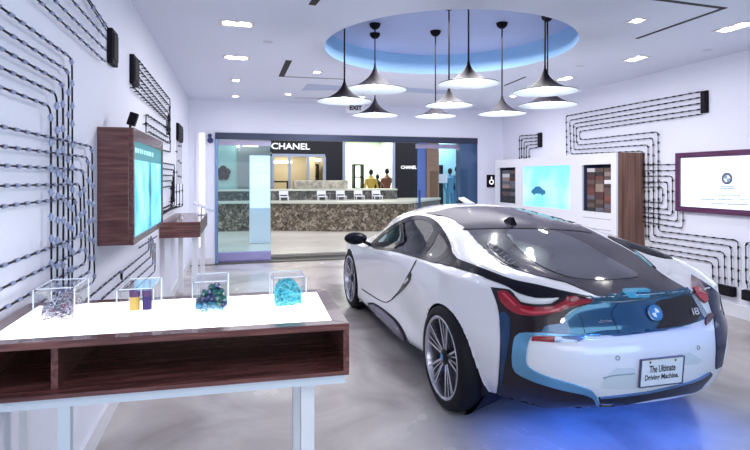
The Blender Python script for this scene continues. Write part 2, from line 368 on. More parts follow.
# white chairs along the ledge
def cafe_chair(px,label):
    c=onY(px,190,15.95); x=c.x; t=thing('cafe_chair',label,'chair',(x,15.9,.86),'white chairs along the stone counter')
    obj('seat',M().box(x-.14,x+.14,15.75,16.08,.96,.99),WHITE,t,bevel=.01)
    obj('backrest',M().box(x-.14,x+.14,16.06,16.10,1.03,1.15),WHITE,t,bevel=.01)
    for sx in (-1,1):
        for y in (15.78,16.05): obj('leg',M().box(x+sx*.125-.012,x+sx*.125+.012,y-.012,y+.012,.86,1.08 if y>16 else .96),WHITE,t)
for px,l in ((284,'white chair at the stone counter, leftmost and standing alone'),(322,'white chair at the stone counter, second from the left'),(341,'white chair at the stone counter, middle of the five'),(359,'white chair at the stone counter, second from the right'),(377,'white chair at the stone counter, rightmost')): cafe_chair(px,l)
m=M(); a=onY(419.5,200,12.4)
m.tube([(a.x,12.4,0),(a.x,12.4,onY(419,190,12.4).z)],.03,10); obj('bollard_post',m,mat('post_navy',(.06,.10,.25),.3,.5),label='thin dark blue post standing in the walkway by the right glass panel',cat='post')

# ================================================================ PENDANTS
def pendant(px,py,w,D,label,canopy=True,hh=None):
    c=atD(px,py,D); R=w*D/F/2; x,y,z=c; hgt=.42*2*R if hh is None else hh
    t=thing('pendant_lamp',label,'pendant lamp',(x,y,CZ),'trumpet shaped pendant lamps in the ceiling recess')
    prof=[]
    for k in range(15):
        q=k/14; r=R*(.035+.965*q**2.6) if q<1 else R
        prof.append((R*(.03+0.97*(q**2.0)),z+hgt*(1-q)**1.0*(1-.0*q)*((1-q)**.35)))
    th=.006
    outp=prof; inp=[(max(.004,r-.004),zz-th) for r,zz in prof][::-1]
    obj('shade',M().lathe(outp+[(R,z-.004)],(x,y,0),40),SHADEB,t,smooth='all',recalc=False)
    obj('shade_lining',M().lathe([(R-.001,z-.005)]+inp[1:],(x,y,0),40),SHADEW,t,smooth='all',recalc=False)
    obj('bulb',M().ball((x,y,z+.045),.03),BULB,t,smooth='all')
    obj('cord',M().tube([(x,y,z+hgt-.01),(x,y,CZ)],.008,8),SHADEB,t,smooth=True)
    obj('ceiling_canopy',M().lathe([(.001,CZ-.06),(.03,CZ-.055),(.055,CZ-.03),(.062,CZ)],(x,y,0),20),SHADEB,t,smooth='all')
    l=bpy.data.lights.new('pendant_light','POINT'); l.energy=1.2; l.color=(1,.97,.93); l.shadow_soft_size=.04
    lo=bpy.data.objects.new('pendant_light',l); COL.objects.link(lo); lo.parent=t; lo.location=(0,0,z-.03-CZ)
for a in ((344.5,101,55,4.9,'black trumpet pendant lamp, leftmost of all'),
          (375,89.5,63,5.53,'large black trumpet pendant lamp, second from the left, its round canopy in view'),
          (375,115,46,5.9,'black trumpet pendant lamp hanging directly below the large one on the left'),
          (435.5,116,41,5.8,'smallest black trumpet pendant lamp, its lower cone hidden in part, canopy in view'),
          (449,105,47,4.9,'black trumpet pendant lamp just under the rim of the high central one'),
          (468.5,83.5,60,4.45,'black trumpet pendant lamp highest in the centre, mouth just under the recess edge'),
          (502,113.5,47,5.5,'black trumpet pendant lamp right of the centre with round canopy in view'),
          (545,91.5,63,4.6,'black trumpet pendant lamp at the far right, upper of the stacked two'),
          (547.5,105,57,5.25,'black trumpet pendant lamp at the far right, lower of the stacked two')): pendant(*a)

# ================================================================ CEILING FITTINGS
def downlight(px,py,r,label,n=1,axis='y',e=9):
    c=onz(px,py,H); t=thing('downlight',label,'downlight',(c.x,c.y,H),'recessed ceiling downlights')
    L=r*(1 if n==1 else 2.0)
    hx,hy=(r,L) if axis=='y' else (L,r)
    m=M(); b=.022
    m.box(c.x-hx-b,c.x+hx+b,c.y-hy-b,c.y-hy,H-.006,H+.001); m.box(c.x-hx-b,c.x+hx+b,c.y+hy,c.y+hy+b,H-.006,H+.001)
    m.box(c.x-hx-b,c.x-hx,c.y-hy,c.y+hy,H-.006,H+.001); m.box(c.x+hx,c.x+hx+b,c.y-hy,c.y+hy,H-.006,H+.001)
    obj('trim_frame',m,TRIMW,t)
    for k in range(n):
        o=0 if n==1 else (k-.5)*2*r
        cx,cy=(c.x,c.y+o) if axis=='y' else (c.x+o,c.y)
        obj('lens',M().lathe([(.001,H-.012),(r*.62,H-.010),(r*.85,H-.002)],(cx,cy,0),20),DOWN,t,smooth=True)
    l=bpy.data.lights.new('downlight_beam','SPOT'); l.energy=e; l.spot_size=math.radians(110); l.spot_blend=.8; l.color=(.97,.96,1); l.shadow_soft_size=.05
    lo=bpy.data.objects.new('downlight_beam',l); COL.objects.link(lo); lo.parent=t; lo.location=(0,0,-.05)
    return t
for px,py,r,lab,n,ax in ((237,23.5,.065,'twin square downlight nearest the camera in the left row',2,'x'),
    (236.5,57.5,.065,'twin square downlight, second of the left row',2,'x'),
    (236,80,.05,'round downlight, third of the left row',1,'x'),(235.5,96,.05,'round downlight of the left row nearest the storefront wall',1,'x'),
    (317,72,.045,'small downlight by the thin ceiling slot left of the lamps',1,'x'),(288,94,.045,'small downlight near the storefront wall left of the lamps',1,'x'),
    (362,97,.045,'small downlight seen between the leftmost pendants',1,'x'),
    (637,20.5,.05,'round downlight between the recess and the angled black slot',1,'y'),(636,58.5,.06,'twin downlight on the right below the angled slot',2,'y'),
    (735,27,.07,'bright twin downlight at the right edge near the wall',2,'y'),(565,78.5,.06,'twin downlight close to the rightmost pendant',2,'y'),
    (513,96,.045,'small downlight behind the pendant right of the centre',1,'y'),(470,104,.045,'small far downlight between the central pendants',1,'y')):
    downlight(px,py,r,lab,n,ax)
def slot(pts,w,lab):
    ps=[onz(x,y,H) for x,y in pts]; m=M()
    for a,b in zip(ps,ps[1:]):
        d=(b-a).normalized(); n=Vector((-d.y,d.x,0))*w/2; e=d*w/2
        q=[a-n-e,b-n+e,b+n+e,a+n-e]; m.hexa([v-Vector((0,0,.004)) for v in q],[v for v in q])
    obj('linear_slot',m,SLOT,label=lab,cat='ceiling slot',group='black linear slots in the ceiling')
slot([(288.5,61),(281.5,76)],.075,'short black ceiling slot at the left meeting the thin one')
slot([(283,76.4),(343,79)],.02,'thin black ceiling slot running right toward the leftmost pendant')
slot([(313,3.5),(322,-8)],.06,'short black ceiling slot at the top edge left of the recess')
slot([(505,85.3),(525,77)],.03,'short thin black slot between the right pendants')
slot([(655,-1),(724,8),(638,38)],.035,'long angled black ceiling slot at the upper right')
slot([(295,97.7),(341,98.6)],.018,'faint slot near the storefront wall left of the lamps')
m=M(); ps=[onz(x,y,H) for x,y in ((308,84),(345,86),(345,90),(302,90))]; m.hexa([v-Vector((0,0,.008)) for v in ps],ps)
obj('access_hatch',m,mat('hatch_blue_grey',(.50,.58,.78),.6),label='pale blue flat ceiling hatch left of the far pendants',cat='ceiling hatch')
m=M(); ps=[onz(x,y,H) for x,y in ((398,87),(447,90),(450,94),(402,91.5))]; m.hexa([v-Vector((0,0,.008)) for v in ps],ps)
obj('access_hatch',m,mat('hatch_blue_grey',(.50,.58,.78),.6),label='pale blue flat ceiling hatch between the middle pendants',cat='ceiling hatch')
for px,py,lab in ((268,42,'small round ceiling speaker left of the recess'),(707,50,'small round ceiling speaker near the right wall'),(580,66,'small round ceiling speaker right of the pendants')):
    c=onz(px,py,H); obj('ceiling_speaker',M().lathe([(.001,H-.004),(.05,H-.004),(.055,H-.001)],(c.x,c.y,0),24),mat('speaker_grey',(.66,.68,.78),.6),label=lab,cat='speaker')
# exit sign
c=onY(355.5,108,9.2); t=thing('exit_sign','small white EXIT sign hanging between the leftmost pendants','exit sign',(c.x,9.2,H))
obj('sign_plate',M().box(c.x-.17,c.x+.17,9.2,9.23,c.z-.09,c.z+.09),mat('exit_plate',(.85,.86,.92),.4),t)
obj('hanger',M().box(c.x-.01,c.x+.01,9.205,9.225,c.z+.09,H),WHITEM,t)
fitted('EXIT',349.5,361.5,108,9.2,4.6,INK,t)

# ================================================================ WALL CABLES
def rounded(pts,r=.05):
    out=[pts[0]]
    for i in range(1,len(pts)-1):
        a,b,c=pts[i-1],pts[i],pts[i+1]; rr=min(r,(a-b).length*.4,(c-b).length*.4)
        p=b+(a-b).normalized()*rr; q=b+(c-b).normalized()*rr
        for k in range(5): t=k/4; out.append(p*(1-t)**2+b*2*t*(1-t)+q*t*t)
    out.append(pts[-1]); return out
CLIPMESH=None
def cable(pix,X,label,group,r=.007,clips='mesh',step=.11,cr=.012,wob=.0):
    global CLIPMESH
    sg=1 if X<0 else -1
    pts=[onX(x,y,X+sg*.028) for x,y in pix]
    pl=rounded(pts,.05)
    # resample with a slight sag between clips
    m=M(); r=r*.62; cr*=.72; m.tube(pl,r,6)
    L=[0]
    for a,b in zip(pl,pl[1:]): L.append(L[-1]+(b-a).length)
    tot=L[-1]; n=max(2,int(tot/step)); sites=[]
    for k in range(n):
        s=(k+.5)*tot/n+random.uniform(-.1,.1)*step
        for i in range(len(pl)-1):
            if L[i]<=s<=L[i+1] and L[i+1]>L[i]:
                p=pl[i].lerp(pl[i+1],(s-L[i])/(L[i+1]-L[i])); d=(pl[i+1]-pl[i]).normalized(); sites.append((p,d)); break
    t=thing('wall_cable',label,'wall cable',pts[0],group)
    if clips=='mesh':
        for p,d in sites: m.tube([p-d*.018,p+d*.018],cr,6); m.box(-.004,.004,-.004,.004,-.5,.5,frame(p-Vector((sg*.014,0,0)),(0,1,0),(0,0,1))@Matrix.Diagonal((1,1,.028,1)))
        obj('cable',m,CABLE,t,smooth=True)
    else:
        obj('cable',m,CABLE,t,smooth=True)
        if CLIPMESH is None:
            mm=M(); mm.tube([(0,0,-.017),(0,0,-.011),(0,0,.011),(0,0,.017)],[.005,.0085,.0085,.005],8); mm.tube([(0,-.013,-.002),(0,.013,.003)],.0022,5)
            
            CLIPMESH=bpy.data.meshes.new('cable_clip'); CLIPMESH.from_pydata([tuple(v) for v in mm.v],[],mm.f); CLIPMESH.materials.append(CLIP)
        for p,d in sites[:95]:
            o=bpy.data.objects.new('cable_clip',CLIPMESH); COL.objects.link(o); o.parent=t; o.location=p-pts[0]
            o.rotation_mode='QUATERNION'; o.rotation_quaternion=d.to_track_quat('Z','X')
ORD=['outermost','second from outside','middle','fourth from outside','innermost']
G='cables bending down beside the left screen'
for k,p in enumerate([[(-60,-36),(0,6.7),(72,58.7),(72.5,180),(72,302)],[(-60,-10),(0,28),(68.8,71.5),(68,180),(69,302)],[(-60,18),(0,48),(62.7,83),(63.5,180),(63,300)],[(-60,44),(0,67),(56.8,94),(58,180),(57,300)],[(-60,70),(0,86.7),(50.7,106.7),(51,180),(51.5,300)]]):
    cable(p,XL,'near left cable sloping down then dropping to the table, '+ORD[k],G,clips='parts',step=.10)
for k,p in enumerate([[(-50,115),(0,126),(92,146.7),(93,220),(94.7,281),(80,290),(40,312)],[(-50,137),(0,146),(88,157.3),(89.9,271.5),(60,289),(10,325)],[(-50,160),(0,165.3),(83.2,169.9),(85.9,262.7),(0,310.7),(-30,325)],[(-50,188),(0,185.9),(80,184),(81.3,250.7),(0,289.3),(-40,305)],[(-50,212),(0,206.7),(75,197.3),(77.3,237.3),(0,266.7),(-50,285)]]):
    cable(p,XL,'left wall cable looping back beside the wooden screen box, '+ORD[k]+'','looped cables on the left wall',clips='parts',step=.10)
def wallbox(px0,px1,py0,py1,X,label,d=.035,group='black end boxes of the wall cables'):
    a=onX(px0,(py0+py1)/2,X); b=onX(px1,(py0+py1)/2,X)
    sg=1 if X<0 else -1
    zt=onX(px0,py0,X).z; zb=onX(px0,py1,X).z
    t=thing('cable_end_box',label,'cable box',(X,(a.y+b.y)/2,zb),group)
    m=M(); m.box(min(X,X+sg*d),max(X,X+sg*d),a.y,b.y,zb,zt); obj('box_body',m,BLACK,t,bevel=.006)
    m=M(); m.box(min(X+sg*d,X+sg*(d+.006)),max(X+sg*d,X+sg*(d+.006)),min(a.y,b.y)+.02,max(a.y,b.y)-.02,zb+.03,zt-.03); obj('face_plate',m,BLACKM,t)
wallbox(106.7,112.5,27,62.5,XL,'black cable end box high on the left wall, nearest to the camera')
for k,p in enumerate([[(90,-22),(107.5,26)],[(75,-20),(106.5,30.5)],[(58,-16),(106.5,39)],[(42,-12),(106,50.5)],[(26,-11),(105,61.5)]]):
    q=p if k else [(84,-8),(107.5,27.5)]
    cable(q,XL,'cable rising from the nearest high box on the left wall, '+['top one','second from top','middle','second from bottom','bottom one'][k],'cables from the near black box',clips='parts',step=.11)
wallbox(129.3,134.5,53.5,83,XL,'black cable end box high on the left wall, the second one')
for k,p in enumerate([[(137.5,59),(170,99.5),(170.3,152),(150,147)],[(137.5,67.5),(169.5,106),(169.5,140)],[(137.5,76),(168.5,113),(168.5,135)],[(137,82.5),(167.8,118),(167.8,135)],[(132.5,84.5),(133,87),(166.7,120),(166.7,135)]]):
    cable(p,XL,'cable sloping down from the second high box, '+['top one','second from top','middle','second from bottom','bottom one'][k],'cables from the second black box',r=.008,step=.14)
for k,p in enumerate([[(146,133),(146,114),(168.5,128.5)],[(146,122.8),(168.5,137.5)],[(148.7,131.5),(170,143.6)],[(158,162),(174.4,165),(174.4,205),(162,215)],[(158,168),(173.6,170),(173.6,202)],[(158,175.2),(172.8,175.4),(172.8,204),(150,215)],[(158,181.5),(172,180.6),(172,206)],[(158,188.2),(171,186),(171,208)]]):
    cable(p,XL,'left wall cable just beyond the screen box, '+['top loop with a corner','second from top','third from top','fourth from top','fifth from top','sixth from top','seventh from top','lowest'][k],'cables beyond the left screen',r=.008,step=.16)
wallbox(176,180.6,122.7,140,XL,'black cable end box near the far end of the left wall')
for k,x in enumerate((177,179,181)):
    cable([(x,140),(x,184)],XL,'thin cable hanging under the farthest box of the left wall, '+['left','middle','right'][k],'cables below the farthest left box',r=.007,step=.2)
for k,x in enumerate((176.5,179.5,182.5)):
    cable([(x,184),(x,206),(160,216-k*2)],XL,'cable turning back above the far console, '+['nearest','middle','farthest'][k],'cables above the far console',r=.008,step=.2)
for k,p in enumerate([[(86,300),(121,271),(121,279)],[(102,299),(123,281),(151,256.5),(151,236)],[(122,280),(122,272),(149,250),(149,238)],[(124,290),(153,264),(153,240)],[(132,292),(155,271),(155,243)],[(139,248),(157,236)]]):
    cable(p,XL,'cable behind the light table under the screen box, '+['leftmost','second from left','third from left','third from right','second from right','short one highest up'][k],'cables below the left screen',r=.009,step=.13,clips='parts')
# right wall
g='nested cables of the right wall'
for k,p in enumerate([[(702.5,91.3),(566,116),(567,170)],[(702.5,97),(569.7,120.3),(570.8,154),(643,151),(646,240)],[(702.5,103),(573.5,123.7),(574,149.8),(648,144.7),(648.5,241),(724.4,252.4),(725,284)],[(702.5,109),(576,127.5),(577,145.2),(653,138),(653.6,236),(731,246),(732,285)],[(702.5,114),(579.5,131.3),(580,140),(658,131.7),(658.4,231),(738,240.4),(738.3,287)]]):
    cable(p,XR,'long right wall cable folding back from the high box, '+ORD[k],g,r=.0085,step=.12,cr=.013)
for k,p in enumerate([[(640,245.5),(718.4,258),(719,283)],[(640,250),(712.4,262.4),(713,282)]]):
    cable(p,XR,'cable from the cabinet to the low black box, '+['upper','lower'][k],'cables into the low black box',r=.0085,step=.12,cr=.013)
for k,p in enumerate([[(640,164.9),(680,164.4)],[(640,170.8),(680,170.4)],[(640,176.2),(672.4,176),(672.4,215.6),(640,211.8)],[(640,182),(667.5,182),(668,209.6),(640,206.5)],[(640,187),(662.5,187),(663,203),(640,201.4)],[(640,216),(677.6,221.6),(677.6,205)],[(640,221),(683,228.4),(683,205)]]):
    cable(p,XR,'cable between the cabinet and the large screen, '+['top straight one','second straight one','outer of the three nested loops','middle of the three nested loops','inner of the three nested loops','turning up behind the screen, inner','turning up behind the screen, outer'][k],'cables between cabinet and right screen',r=.0085,step=.12,cr=.013)
cable([(790,242),(745.7,242.4),(746,280),(748,289)],XR,'right wall cable at the picture edge dropping below the large screen','cables at the right edge',r=.0085,step=.12,cr=.013)
wallbox(702.5,709,91.5,113.5,XR,'black cable end box high on the right wall')
a=onX(711,281.5,XR); b=onX(737,287,XR); t=thing('cable_end_box','low black cable box on the right wall behind the car','cable box',(XR,b.y,a.z-.14),'black end boxes of the wall cables')
obj('box_body',M().box(XR-.07,XR,b.y,a.y,a.z-.11,a.z),BLACK,t,bevel=.006); obj('face_plate',M().box(XR-.076,XR-.07,b.y+.02,a.y-.02,a.z-.09,a.z-.02),BLACKM,t)
a2=onX(746,289.5,XR); t=thing('cable_end_box','low black cable box on the right wall at the picture edge','cable box',(XR,a2.y,a.z-.14),'black end boxes of the wall cables')
obj('box_body',M().box(XR-.07,XR,a2.y-.4,a2.y,a.z-.11,a.z),BLACK,t,bevel=.006); obj('face_plate',M().box(XR-.076,XR-.07,a2.y-.38,a2.y-.02,a.z-.09,a.z-.02),BLACKM,t)
wallbox(539,542.5,133,147.5,XR,'small black cable end box over the white cabinet on the right wall')
for k,p in enumerate([[(539,134.5),(519.3,136),(519.3,162)],[(539,137.5),(521.5,139),(521.5,162)],[(539,140.8),(524,142.2),(524,162)],[(539,144),(526.3,145.3),(526.3,162)],[(539,147),(529,149),(529,162)]]):
    cable(p,XR,'cable from the small black box behind the cabinet, '+ORD[k],'cables over the white cabinet',r=.011,step=.16,cr=.016)

# ================================================================ LEFT WALL SCREEN
YA,YE=3.38,4.70; XS=-.597; ZB,ZT=1.145,1.855
t=thing('wall_display','wooden box display with a cyan lit screen mounted on the left wall','display screen',(XL,YA,ZB))
m=M(); m.box(XL,XS-.02,YA,YE,ZB,ZT); obj('box_body',m,WOODX,t,bevel=.004)
m=M(); m.box(XS-.02,XS+.006,YA,YE,ZT-.075,ZT); m.box(XS-.02,XS+.006,YA,YE,ZB,ZB+.04); m.box(XS-.02,XS+.006,YA,YA+.035,ZB+.04,ZT-.075); m.box(XS-.02,XS+.006,YE-.03,YE,ZB+.04,ZT-.075)
obj('bezel',m,WOODY,t)
CY=mat('cyan_screen',(.1,.5,.7),.3); n,l,p=nodes(CY)
tc=n.new('ShaderNodeTexCoord'); nz=n.new('ShaderNodeTexNoise'); nz.inputs['Scale'].default_value=4; nz.inputs['Detail'].default_value=2
cr=n.new('ShaderNodeValToRGB'); e=cr.color_ramp.elements; e[0].position=.38; e[0].color=(.02,.26,.52,1); e[1].position=.66; e[1].color=(.33,.68,.86,1)
l.new(tc.outputs['Object'],nz.inputs['Vector']); l.new(nz.outputs['Fac'],cr.inputs[0]); l.new(cr.outputs[0],p.inputs['Emission Color']); p.inputs['Emission Strength'].default_value=.95
sc=obj('screen',M().box(XS-.022,XS-.006,YA+.035,YE-.03,ZB+.04,ZT-.19),CY,t)
obj('header_strip',M().box(XS-.022,XS-.004,YA+.035,YE-.03,ZT-.19,ZT-.075),mat('header_teal',(.02,.16,.20),.3,emit=(.05,.35,.42),es=.35),t)
obj('divider_line',M().box(XS-.006,XS-.003,YA+.70,YA+.71,ZB+.05,ZT-.2),mat('screen_ink',(.02,.25,.35),.3),t)
m=M(); m.lathe([(.001,0),(.05,.08),(.03,.2),(.004,.34)],(XS-.004,YA+.705,ZB+.22),12,Matrix.Diagonal((.03,1,1,1)))
obj('screen_figure',m,'screen_ink',t)
for k in range(9): obj('caption_word',M().box(XS-.004,XS-.002,YA+.10+k*.085,YA+.10+k*.085+random.uniform(.03,.07),ZT-.145,ZT-.115),mat('caption_pale',(.5,.85,.9),.4,emit=(.5,.9,1),es=.4),t)
# camera on top
c=onX(124,126,-.66); z0=ZT
t=thing('camera_unit','small black camera on a bent arm on top of the wooden screen box','camera',(-.66,YA+.28,z0)); x,y=-.66,YA+.28
obj('arm',M().tube([(x,y,z0),(x,y,z0+.02),(x,y,z0+.05)],[.014,.008,.008],8),BLACK,t,smooth=True)
obj('housing',M().box(-.02,.03,-.02,.03,-.01,.075,Matrix.Translation((x,y,z0+.05))@Matrix.Rotation(.3,4,'Y')),BLACK,t,bevel=.004)

# far console
def console(x0,x1,y0,y1,z0,z1,label,panel=False):
    pass
t=thing('console_table','narrow walnut console on white legs against the far left wall','console table',(-.58,6.7,0))
XK=XL+.004; m=M(); m.box(XK,-.371,5.981,7.5,.90,.925); m.box(XK,-.371,5.981,7.5,1.045,1.07); m.box(XK,XK+.02,5.981,7.5,.925,1.045); m.box(-.39,-.371,5.99,7.5,.925,1.045)
obj('box_body',m,WOODY,t,bevel=.003); obj('front_panel',M().box(XK,-.371,5.955,5.98,.90,1.07),WOODX,t)
for x in (-.74,-.46):
    for y in (6.02,7.4): obj('leg',M().box(x,x+.06,y,y+.04,0,.90),WHITEM,t)
a=Vector((-.42,7.0,1.07)); t=thing('tablet_stand','thin white tilted tablet stand at the end of the far console','tablet',a)
obj('stand_foot',M().box(a.x-.05,a.x+.05,a.y-.05,a.y+.05,a.z,a.z+.01),WHITEM,t); obj('neck',M().tube([a,a+Vector((0,0,.10))],.01,8),WHITEM,t)
obj('tablet',M().box(-.13,.13,-.2,.2,0,.012,Matrix.Translation(a+Vector((.03,-.05,.105)))@Matrix.Rotation(.45,4,'Y')),mat('tablet_lilac',(.55,.55,.72),.2),t,bevel=.004)
a=Vector((-.60,6.4,1.07)); obj('small_figure',M().lathe([(.001,0),(.015,0),(.012,.02),(.006,.04),(.01,.06),(.001,.07)],a,12),WHITE,label='tiny white knob standing on the far console',cat='ornament',smooth=True)
# tall narrow lit recess and speaker on the short wall
a=onY(199.5,215,YB-.03); b=onY(204.5,133.5,YB-.03)
t=thing('light_strip_panel','tall narrow white lit panel on the short wall left of the storefront','wall light',(a.x,YB,a.z-.6))
obj('frame',M().box(a.x-.06,b.x+.02,YB-.03,YB,a.z-.6,b.z+.03),WHITEM,t); obj('diffuser',M().box(a.x,b.x,YB-.036,YB-.03,a.z-.57,b.z),mat('strip_white',(1,1,1),.4,emit=(.9,.95,1),es=1.6),t)
c=onY(210.3,138.5,YB-.04); t=thing('wall_speaker','small dark blue round speaker at the top left of the storefront','speaker',(c.x,YB,c.z))
NB=mat('navy_plastic',(.03,.04,.16),.35)
obj('driver',M().lathe([(.001,-.05),(.045,-.05),(.055,0)],(c.x,YB,c.z-.03),18,Matrix.Rotation(PI/2,4,'X')@Matrix.Scale(-1,4,(0,0,1))),NB,t,smooth=True)
obj('tweeter',M().lathe([(.001,-.05),(.03,-.05),(.038,0)],(c.x-.01,YB,c.z+.055),18,Matrix.Rotation(PI/2,4,'X')@Matrix.Scale(-1,4,(0,0,1))),NB,t,smooth=True)
c=onY(491,181,YB); t=thing('wall_plaque','small black square plaque with a white symbol right of the storefront','wall plaque',(c.x,YB,c.z-.12))
obj('plate',M().box(c.x-.10,c.x+.10,YB-.02,YB,c.z-.13,c.z+.13),BLACK,t); m=M(); m.lathe([(.03,0),(.055,0)],(c.x,YB-.023,c.z-.02),20,Matrix.Rotation(PI/2,4,'X')); m.box(c.x-.012,c.x+.012,YB-.024,YB-.021,c.z+.03,c.z+.09)
obj('symbol',m,LETTERW,t)

# ================================================================ LIGHT TABLE
zt=1.06
FRp=onz(349.3,323.3,zt); BR=onz(326.7,288.7,zt); BL=Vector((XL+.012,2.30,zt)); FL=Vector((XL+.012,1.755,zt))
ct=(FRp+BR+BL+FL)/4
t=thing('light_table','long walnut display table with a glowing white top panel in front','table',(ct.x,ct.y,0))
def quad(i,z):  # inset toward middle by i metres
    q=[]
    for a,b,c in ((FL,FRp,BL),(FRp,FL,BR),(BR,BL,FRp),(BL,BR,FL)):
        p=a+(b-a).normalized()*i+(c-a).normalized()*i; q.append(Vector((p.x,p.y,z)))
    return q
Q=lambda i,z0,z1: M().hexa(quad(i,z0),quad(i,z1))
tb=.886
def ringm(i0,i1,z0,z1):
    m=M(); a,b=quad(i0,z0),quad(i1,z0); c,d=quad(i0,z1),quad(i1,z1)
    for k in range(4):
        j=(k+1)%4; m.hexa([a[k],a[j],b[j],b[k]],[c[k],c[j],d[j],d[k]])
    return m
obj('top_frame',ringm(0,.052,zt-.022,zt),WOODX,t,bevel=.002)
obj('top_board',Q(.05,zt-.022,zt-.006),WOODX,t)
obj('light_panel',Q(.0525,zt-.006,zt-.001),LIGHTP,t)
obj('bottom_board',Q(0,tb,tb+.014),WOODX,t,bevel=.002)
def sidepanel(a,b,i=.0,th=.02,name='side_panel'):
    d=(b-a).normalized(); n=Vector((-d.y,d.x,0)); mid_=(a+b)/2
    if (ct-mid_).dot(n)<0: n=-n
    q=[a,b,b+n*th,a+n*th]
    return M().hexa([Vector((v.x,v.y,tb+.014)) for v in q],[Vector((v.x,v.y,zt-.022)) for v in q])
obj('side_panel',sidepanel(FRp,BR),WOODY,t); obj('side_panel',sidepanel(FL,BL),WOODY,t)
dx=(BR-BL).normalized()
obj('back_panel',sidepanel(BL+dx*.02-Vector((0,.0,0)),BR-dx*.02),WOODX,t)
pa=FL+(FRp-FL)*.2; pb=BL+(BR-BL)*.2-Vector((0,.03,0))
obj('divider',M().hexa([Vector((pa.x,pa.y+.05,tb+.014)),Vector((pa.x+.02,pa.y+.05,tb+.014)),Vector((pb.x+.02,pb.y,tb+.014)),Vector((pb.x,pb.y,tb+.014))],[Vector((pa.x,pa.y+.05,zt-.022)),Vector((pa.x+.02,pa.y+.05,zt-.022)),Vector((pb.x+.02,pb.y,zt-.022)),Vector((pb.x,pb.y,zt-.022))]),WOODY,t)
BLUEF=mat('frame_blue_light_tint',(.72,.80,.88),.35,.1)  # blue light on the table frame is put into its colour
obj('under_frame',ringm(.012,.06,tb-.03,tb),BLUEF,t)
for (px0,px1,dY,mt_) in ((19,27,.45,WHITEM),(57,70,.05,BLUEF),(293,301,.42,WHITEM),(301,314.5,.05,WHITEM)):
    yy=(FL.y+FRp.y)/2+dY-.02
    a=onY(px0,400,yy); b=onY(px1,400,yy)
    obj('leg',M().box(a.x,b.x,yy,yy+.035,0,tb-.03),mt_,t,bevel=.002)

# acrylic cases on the table
def case(x0,x1,pyf,pyb,toppy,label):
    """front edge pixels x0..x1 at row pyf"""
    a=onz(x0,pyf,zt); b=onY(x1,pyf,a.y); b.z=zt; w=(b-a).length; dd=Vector((1,0,0)); nn=Vector((0,1,0))
    Zf=a.dot(FW); hgt=(pyf-toppy)*Zf/F; dep=(Zf*(pyf-HYP)/(pyb-HYP)-Zf)/math.cos(TH)
    t=thing('acrylic_case',label,'display case',(a+b)/2+nn*dep/2,'clear acrylic cases on the light table'); th=.006
    def P(u,v,z): return a+dd*u+nn*v+Vector((0,0,z))
    def bx(u0,u1,v0,v1,z0,z1): return M().hexa([P(u0,v0,z0),P(u1,v0,z0),P(u1,v1,z0),P(u0,v1,z0)],[P(u0,v0,z1),P(u1,v0,z1),P(u1,v1,z1),P(u0,v1,z1)])
    for q in ((0,w,0,th),(0,w,dep-th,dep),(0,th,th,dep-th),(w-th,w,th,dep-th)): obj('wall_pane',bx(*q,.0005,hgt-th),'acrylic',t)
    obj('top_pane',bx(0,w,0,dep,hgt-th,hgt),'acrylic',t)
    e=.0035  # bright bars below stand in for highlights along the acrylic edges
    for q in ((0,w,0,e),(0,w,dep-e,dep),(0,e,0,dep),(w-e,w,0,dep)): obj('edge_highlight',bx(*q,hgt+.0001,hgt+e),ACE,t)
    for q in ((-e,0,-e,0),(w,w+e,-e,0),(-e,0,dep,dep+e),(w,w+e,dep,dep+e)): obj('edge_highlight',bx(*q,.0005,hgt),ACE,t)
    return P,w,dep,hgt
C1=case(34,74,325,312,290,'clear acrylic case over a tangle of grey and pink fibres, leftmost')
C2=case(117.5,153,321,306.5,290.5,'clear acrylic case over two lidded jars, second from the left')
C3=case(193,227.5,316,304.5,283,'clear acrylic case over dark teal crystals, third from the left')
C4=case(272.5,305.5,311,303,278.5,'clear acrylic case over fluffy turquoise wool, rightmost')
zb=Vector((0,0,zt))
def inside(C,u,v,z): P,w,d,h=C; return P(w*u,d*v,h*z)
# fibres
def tangle(C,name,cols,cat,label,nr,r,lo,hi,spread=.40):
    root=thing(name,label,cat,inside(C,.5,.5,0))
    for ci,(mn,col) in enumerate(cols):
        m=M()
        for k in range(nr):
            p=Vector((random.gauss(.5,.2),random.gauss(.5,.22),random.uniform(lo,hi))); pts=[]
            d=Vector((random.uniform(-1,1),random.uniform(-1,1),random.uniform(-.5,.5)))*.09
            for q in range(7):
                zlim=hi*(1-((p.x-.5)/.55)**2*.75)
                p=Vector((min(.88,max(.12,p.x)),min(.86,max(.14,p.y)),min(zlim,max(lo,p.z))))
                pts.append(inside(C,p.x,p.y,p.z)); d+=Vector((random.uniform(-1,1),random.uniform(-1,1),random.uniform(-1,1)))*.05; p=p+d
            m.tube(pts,r,4)
        o=obj('fibres',m,mat(mn,col,.5),root,kind='stuff')
tangle(C1,'fibre_bundle',[('fibre_pink',(.36,.17,.24)),('fibre_grey',(.11,.14,.22)),('fibre_white',(.75,.78,.85))],'fibre sample','tangle of grey, pink and white fibres inside the leftmost case',190,.0009,.05,.66)
tangle(C4,'wool_tuft',[('wool_turquoise',(.06,.55,.66)),('wool_pale',(.25,.78,.84))],'wool sample','fluffy turquoise wool inside the rightmost case',340,.0011,.10,.86)
